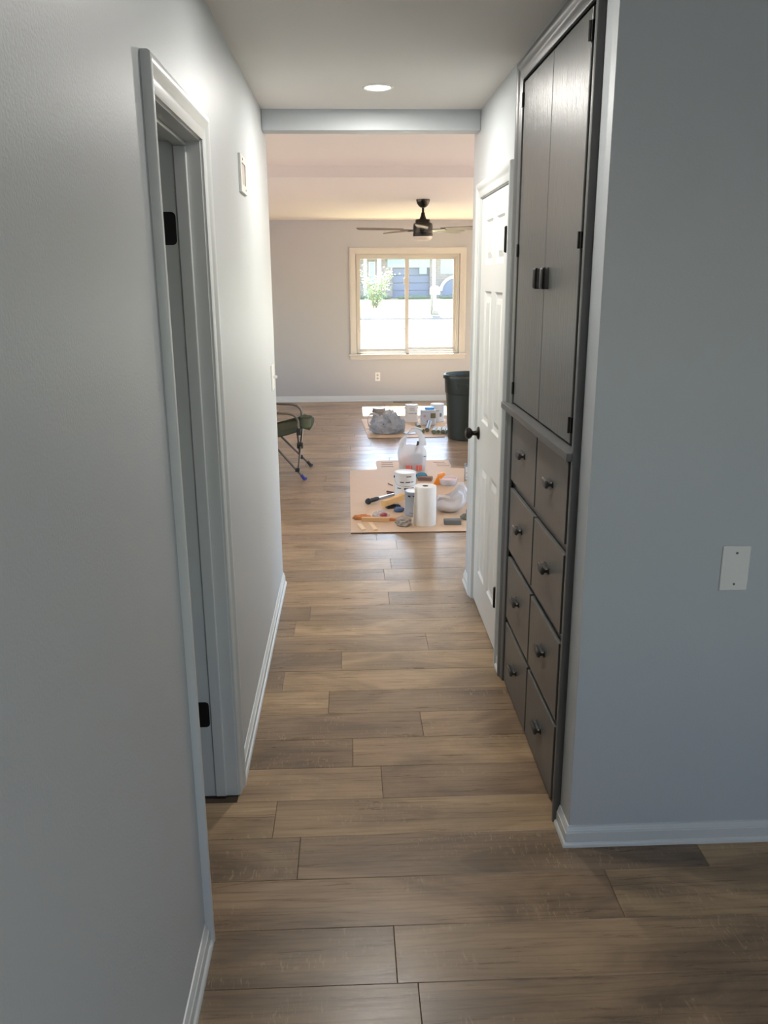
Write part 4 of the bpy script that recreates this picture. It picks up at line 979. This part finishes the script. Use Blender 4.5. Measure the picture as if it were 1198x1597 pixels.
# ------------------------------------------------------------------ outdoors, seen through the window
GRASS = plain('dry_lawn', srgb(168, 160, 112), .95, bump=.6, scale=30, var=.25, vscale=1.5)
CONC = plain('pale_concrete', srgb(190, 186, 176), .9, bump=.3, scale=40, var=.08, vscale=2)
def terrain(name, prof, x0, x1, mat):
    pts = [(x0, y, z) for y, z in prof] + [(x1, y, z) for y, z in prof]; n = len(prof)
    pts += [(x, y, z - .3) for x, y, z in pts]
    fs = [(i, i + 1, n + i + 1, n + i) for i in range(n - 1)] + [(2 * n + i, 3 * n + i, 3 * n + i + 1, 2 * n + i + 1) for i in range(n - 1)]
    fs += [(0, n, 3 * n, 2 * n), (n - 1, 3 * n - 1, 4 * n - 1, 2 * n - 1)] + [(i, 2 * n + i, 2 * n + i + 1, i + 1) for i in range(n - 1)] + [(n + i, n + i + 1, 3 * n + i + 1, 3 * n + i) for i in range(n - 1)]
    mb = MB(); mb.poly(pts, fs); return struct(mb.build(name, mat))
terrain('ground_rear', [(-30, -.36), (1.0, -.36)], -60, 60, plain('neutral_bounce_gravel', srgb(138, 140, 139), .95, bump=.6, scale=60, var=.2, vscale=20))  # unseen ground, greyed so light bounced into the near room stays neutral
terrain('ground', [(1.0, -.36), (11.9, -.36)], -60, 60, plain('warm_bounce_gravel', srgb(198, 174, 162), .95, bump=.6, scale=60, var=.2, vscale=20))  # unseen ground, tinted pinkish to bounce warm light onto the living room ceiling
terrain('lawn_front', [(11.9, -.36), (14, -.30), (19, -.05)], -60, 60, GRASS)
terrain('street', [(19, -.06), (24, .22), (27.6, .43)], -60, 60, CONC)
terrain('kerb', [(27.6, .50), (27.85, .53)], -60, 60, plain('kerb_stone', srgb(104, 102, 98), .9, bump=.4, scale=20, var=.3, vscale=1.2))
terrain('lawn_across', [(27.85, .54), (30, .725), (35, .80), (48, .80), (80, .9)], -60, 60, GRASS)

# mailbox
t = tag(empty('mailbox', (2.80, 28.2, .55)), 'white mailbox on a post by the street outside the window', 'mailbox')
WB = plain('mailbox_white', srgb(235, 235, 232), .5)
mb = MB(); q = bmesh.new()
pr = [(-.14, 0), (.14, 0), (.14, .15)] + [(.14 * cos(rad(a)), .15 + .125 * sin(rad(a))) for a in range(15, 180, 15)] + [(-.14, .15)]
mb.prism(pr, (2.83, 27.98, 1.205), (2.83, 28.45, 1.205), (1, 0, 0), (0, 0, 1)); mb.build('box', WB, t)
mb = MB(); mb.box(2.775, 2.865, 28.16, 28.25, .52, 1.205, .005); mb.build('post', WB, t)
mb = MB(); mb.box(2.69, 2.77, 28.18, 28.24, .52, 1.19, .004); mb.build('post_shade_side', plain('post_shade_grey', srgb(88, 90, 84), .8), t)  # shaded side of the single white post, built as a grey bar
mb = MB(); mb.box(2.74, 2.96, 28.08, 28.34, .50, .70, .03, 2); mb.build('base', plain('grey_stone', srgb(120, 116, 108), .9, bump=.5, scale=20), t)
mb = MB(); mb.box(2.972, 2.98, 28.1, 28.2, 1.32, 1.44); mb.build('flag', plain('red_flag', srgb(170, 60, 50), .5), t)

# flowering bush
t = tag(empty('flowering_bush', (.93, 30.4, .73)), 'loose green bush with pale blossom tips on the lawn across the street', 'bush')
LEAF = plain('bush_leaf', srgb(84, 112, 62), .8, var=.3, vscale=6); BLOS = plain('bush_blossom', srgb(236, 200, 186), .8)
STEM = plain('bush_stem', srgb(120, 104, 84), .9)
rb = random.Random(11); fol = MB(); blo = MB()
stems = []
for k in range(9):
    a = rb.uniform(0, 2 * pi); sp = rb.uniform(.2, .62); hh = rb.uniform(.75, 1.28)
    P = [Vector((.06 * cos(a), .06 * sin(a), 0)), Vector((sp * .35 * cos(a), sp * .35 * sin(a), hh * .5)), Vector((sp * cos(a), sp * sin(a), hh))]
    mb = MB(); mb.tube(P, [.02, .013, .006], 6); mb.build('stem', STEM, t, world=False)
    stems.append(P)
for k in range(1500):
    P = rb.choice(stems); u = rb.uniform(.12, 1.0); p = P[0].lerp(P[1], u * 2) if u < .5 else P[1].lerp(P[2], u * 2 - 1)
    p = p + Vector((rb.gauss(0, .11), rb.gauss(0, .11), rb.gauss(0, .09))); p.z = max(.03, p.z)
    d = Vector((rb.uniform(-1, 1), rb.uniform(-1, 1), rb.uniform(-.4, .8))).normalized(); s_ = d.orthogonal().normalized()
    l = rb.uniform(.05, .10); tgt = blo if (u > .86 and rb.random() < .55) else fol
    tgt.poly([p, p + d * l * .5 + s_ * l * .28, p + d * l, p + d * l * .5 - s_ * l * .28], [(0, 1, 2, 3)])
for m_, nm, mt in ((fol, 'foliage', LEAF), (blo, 'blossom', BLOS)):
    o = m_.build(nm, mt, t, world=False, clean=False); o['kind'] = 'stuff'

# house across the street
HY = 42.0; HZ = .80
hs = tag(empty('house', (3.0, HY, HZ)), 'single-storey brick house with white porch posts across the street', 'house')
BRICKM, bnt, bb = _new('house_brick')
btc = N(bnt, 'ShaderNodeTexCoord'); bmp = N(bnt, 'ShaderNodeMapping'); bmp.inputs['Rotation'].default_value = (rad(90), 0, 0); bmp.inputs['Scale'].default_value = (1, 1, 1)
br = N(bnt, 'ShaderNodeTexBrick'); br.inputs['Scale'].default_value = 2.2; br.inputs['Color1'].default_value = srgb(128, 122, 124); br.inputs['Color2'].default_value = srgb(112, 108, 114); br.inputs['Mortar'].default_value = srgb(138, 133, 132)
bnt.links.new(btc.outputs['Object'], bmp.inputs[0]); bnt.links.new(bmp.outputs[0], br.inputs[0]); bnt.links.new(br.outputs[0], bb.inputs['Base Color']); bb.inputs['Roughness'].default_value = .9
HW = plain('house_white', srgb(206, 214, 220), .7); HDARK = plain('house_shade_siding', srgb(96, 110, 138), .8, bump=.2, scale=20, stretch=(.1, 1, 8)); HBLUE = plain('house_pale_siding', srgb(140, 164, 178), .8)
mb = MB(); grid_wall(mb, (-8, 14), (HZ - .3, 3.6), [(2.15, 3.95, HZ - .4, 2.22), (1.0, 1.3, 1.5, 2.5), (-3, -1.4, 1.5, 2.7), (7.5, 9.2, 1.5, 2.7)], lambda u, v, q: (u, q, v), HY, HY + .25); mb.build('front_wall', BRICKM, hs)
mb = MB(); mb.box(2.0, 4.05, HY + .25, HY + .32, HZ - .3, 2.4); mb.build('garage_door', HDARK, hs)
for i in range(4):
    z0 = HZ + i * .355; mb = MB(); mb.box(2.15, 3.95, HY + .19, HY + .25, z0 + .01, z0 + .345, .02); mb.build('door_panel', HDARK, hs)
for x0, x1, z0, z1 in ((1.0, 1.3, 1.5, 2.5), (-3, -1.4, 1.5, 2.7), (7.5, 9.2, 1.5, 2.7)):
    mb = MB(); grid_wall(mb, (x0, x1), (z0, z1), [(x0 + .05, x1 - .05, z0 + .05, z1 - .05)], lambda u, v, q: (u, q, v), HY - .02, HY + .08); fr = mb.build('window_frame', HW, hs)
    mb = MB(); mb.box(x0 + .05, x1 - .05, HY + .03, HY + .05, z0 + .05, z1 - .05); mb.build('pane', plain('house_glass', srgb(120, 150, 176), .1), fr)
mb = MB(); mb.box(1.9, 3.95, HY - .04, HY + .0, 2.24, 2.62, .01); mb.build('header_board', HBLUE, hs)
mb = MB(); mb.box(3.45, 3.80, HY - .03, HY, 1.93, 2.24, .01); mb.build('header_board', HBLUE, hs)
for x0, x1 in ((.73, .88), (1.37, 1.56), (3.97, 4.11)):
    mb = MB(); mb.box(x0, x1, HY - 1.2, HY - 1.05, HZ - .05, 2.95, .01); mb.box(x0 - .03, x1 + .03, HY - 1.23, HY - 1.02, HZ - .05, HZ + .12, .01); mb.build('porch_post', HW, hs)
mb = MB(); mb.box(-8.3, 14.3, HY - 1.5, HY + 8, 2.95, 3.08); mb.build('eave', HW, hs)
mb = MB(); mb.poly([(-8.6, HY - 1.7, 3.08), (14.6, HY - 1.7, 3.08), (14.6, HY + 9, 3.08), (-8.6, HY + 9, 3.08), (-6, HY + 3.6, 5.4), (12, HY + 3.6, 5.4)], [(0, 1, 5, 4), (1, 2, 5), (2, 3, 4, 5), (3, 0, 4), (3, 2, 1, 0)]); mb.build('roof', plain('roof_shingle', srgb(110, 104, 98), .9, bump=.4, scale=20), hs)
mb = MB(); mb.box(-8, -7.8, HY + .25, HY + 8, HZ - .3, 3.0); mb.box(13.8, 14, HY + .25, HY + 8, HZ - .3, 3.0); mb.box(-7.8, 13.8, HY + 7.8, HY + 8, HZ - .3, 3.0); mb.build('side_wall', BRICKM, hs)
# white arch at the porch
arch = [(5.28 + .86 * cos(rad(a)), 1.14 + .74 * sin(rad(a))) for a in range(0, 181, 10)]; arin = [(5.28 + .72 * cos(rad(a)), 1.14 + .61 * sin(rad(a))) for a in range(180, -1, -10)]
pr = arch + [(4.42, HZ - .1), (4.56, HZ - .1)] + arin + [(6.0, HZ - .1), (6.14, HZ - .1)]
mb = MB(); n = len(arch)
for i in range(n - 1):
    a0, a1 = arch[i], arch[i + 1]; b0, b1 = arin[n - 1 - i], arin[n - 2 - i]
    mb.poly([(p[0], y, p[1]) for y in (HY - .12, HY) for p in (a0, a1, b1, b0)], [(0, 1, 2, 3), (7, 6, 5, 4), (0, 4, 5, 1), (2, 6, 7, 3)])
mb.build('arch_trim', HW, hs)
mb = MB(); mb.poly([(p[0], HY - .02, p[1]) for p in arin] + [(4.56, HY - .02, HZ), (6.0, HY - .02, HZ)] + [(p[0], HY - .0, p[1]) for p in arin] + [(4.56, HY, HZ), (6.0, HY, HZ)],
                   [tuple(list(range(len(arin))) + [len(arin) + 1, len(arin)])]); mb.build('arch_shade_panel', HDARK, hs)  # flat dark sheet standing in for the shade inside the arch
mb = MB(); mb.box(4.48, 6.6, HY - .012, HY, 1.95, 2.7); mb.build('pale_siding', HBLUE, hs)
HED = plain('hedge_leaf', srgb(66, 92, 70), .9, bump=1.0, scale=12, var=.35, vscale=6)
for k, (x0, x1) in enumerate(((.3, 2.0), (2.25, 3.85), (4.25, 6.1))):
    mb = MB(); mb.blob(((x1 - x0) / 2, .3, .20), 3 + k, .18, 3.5, 4, c=((0, 0, 0)))
    tag(mb.build('low_hedge', HED, loc=((x0 + x1) / 2, HY - 1.9, HZ - .01)), ('low green hedge behind the flowering bush', 'low green hedge in front of the dark garage', 'low green hedge in front of the white arch')[k], 'hedge', 'hedges along the house across the street')
print('planks', nplank)
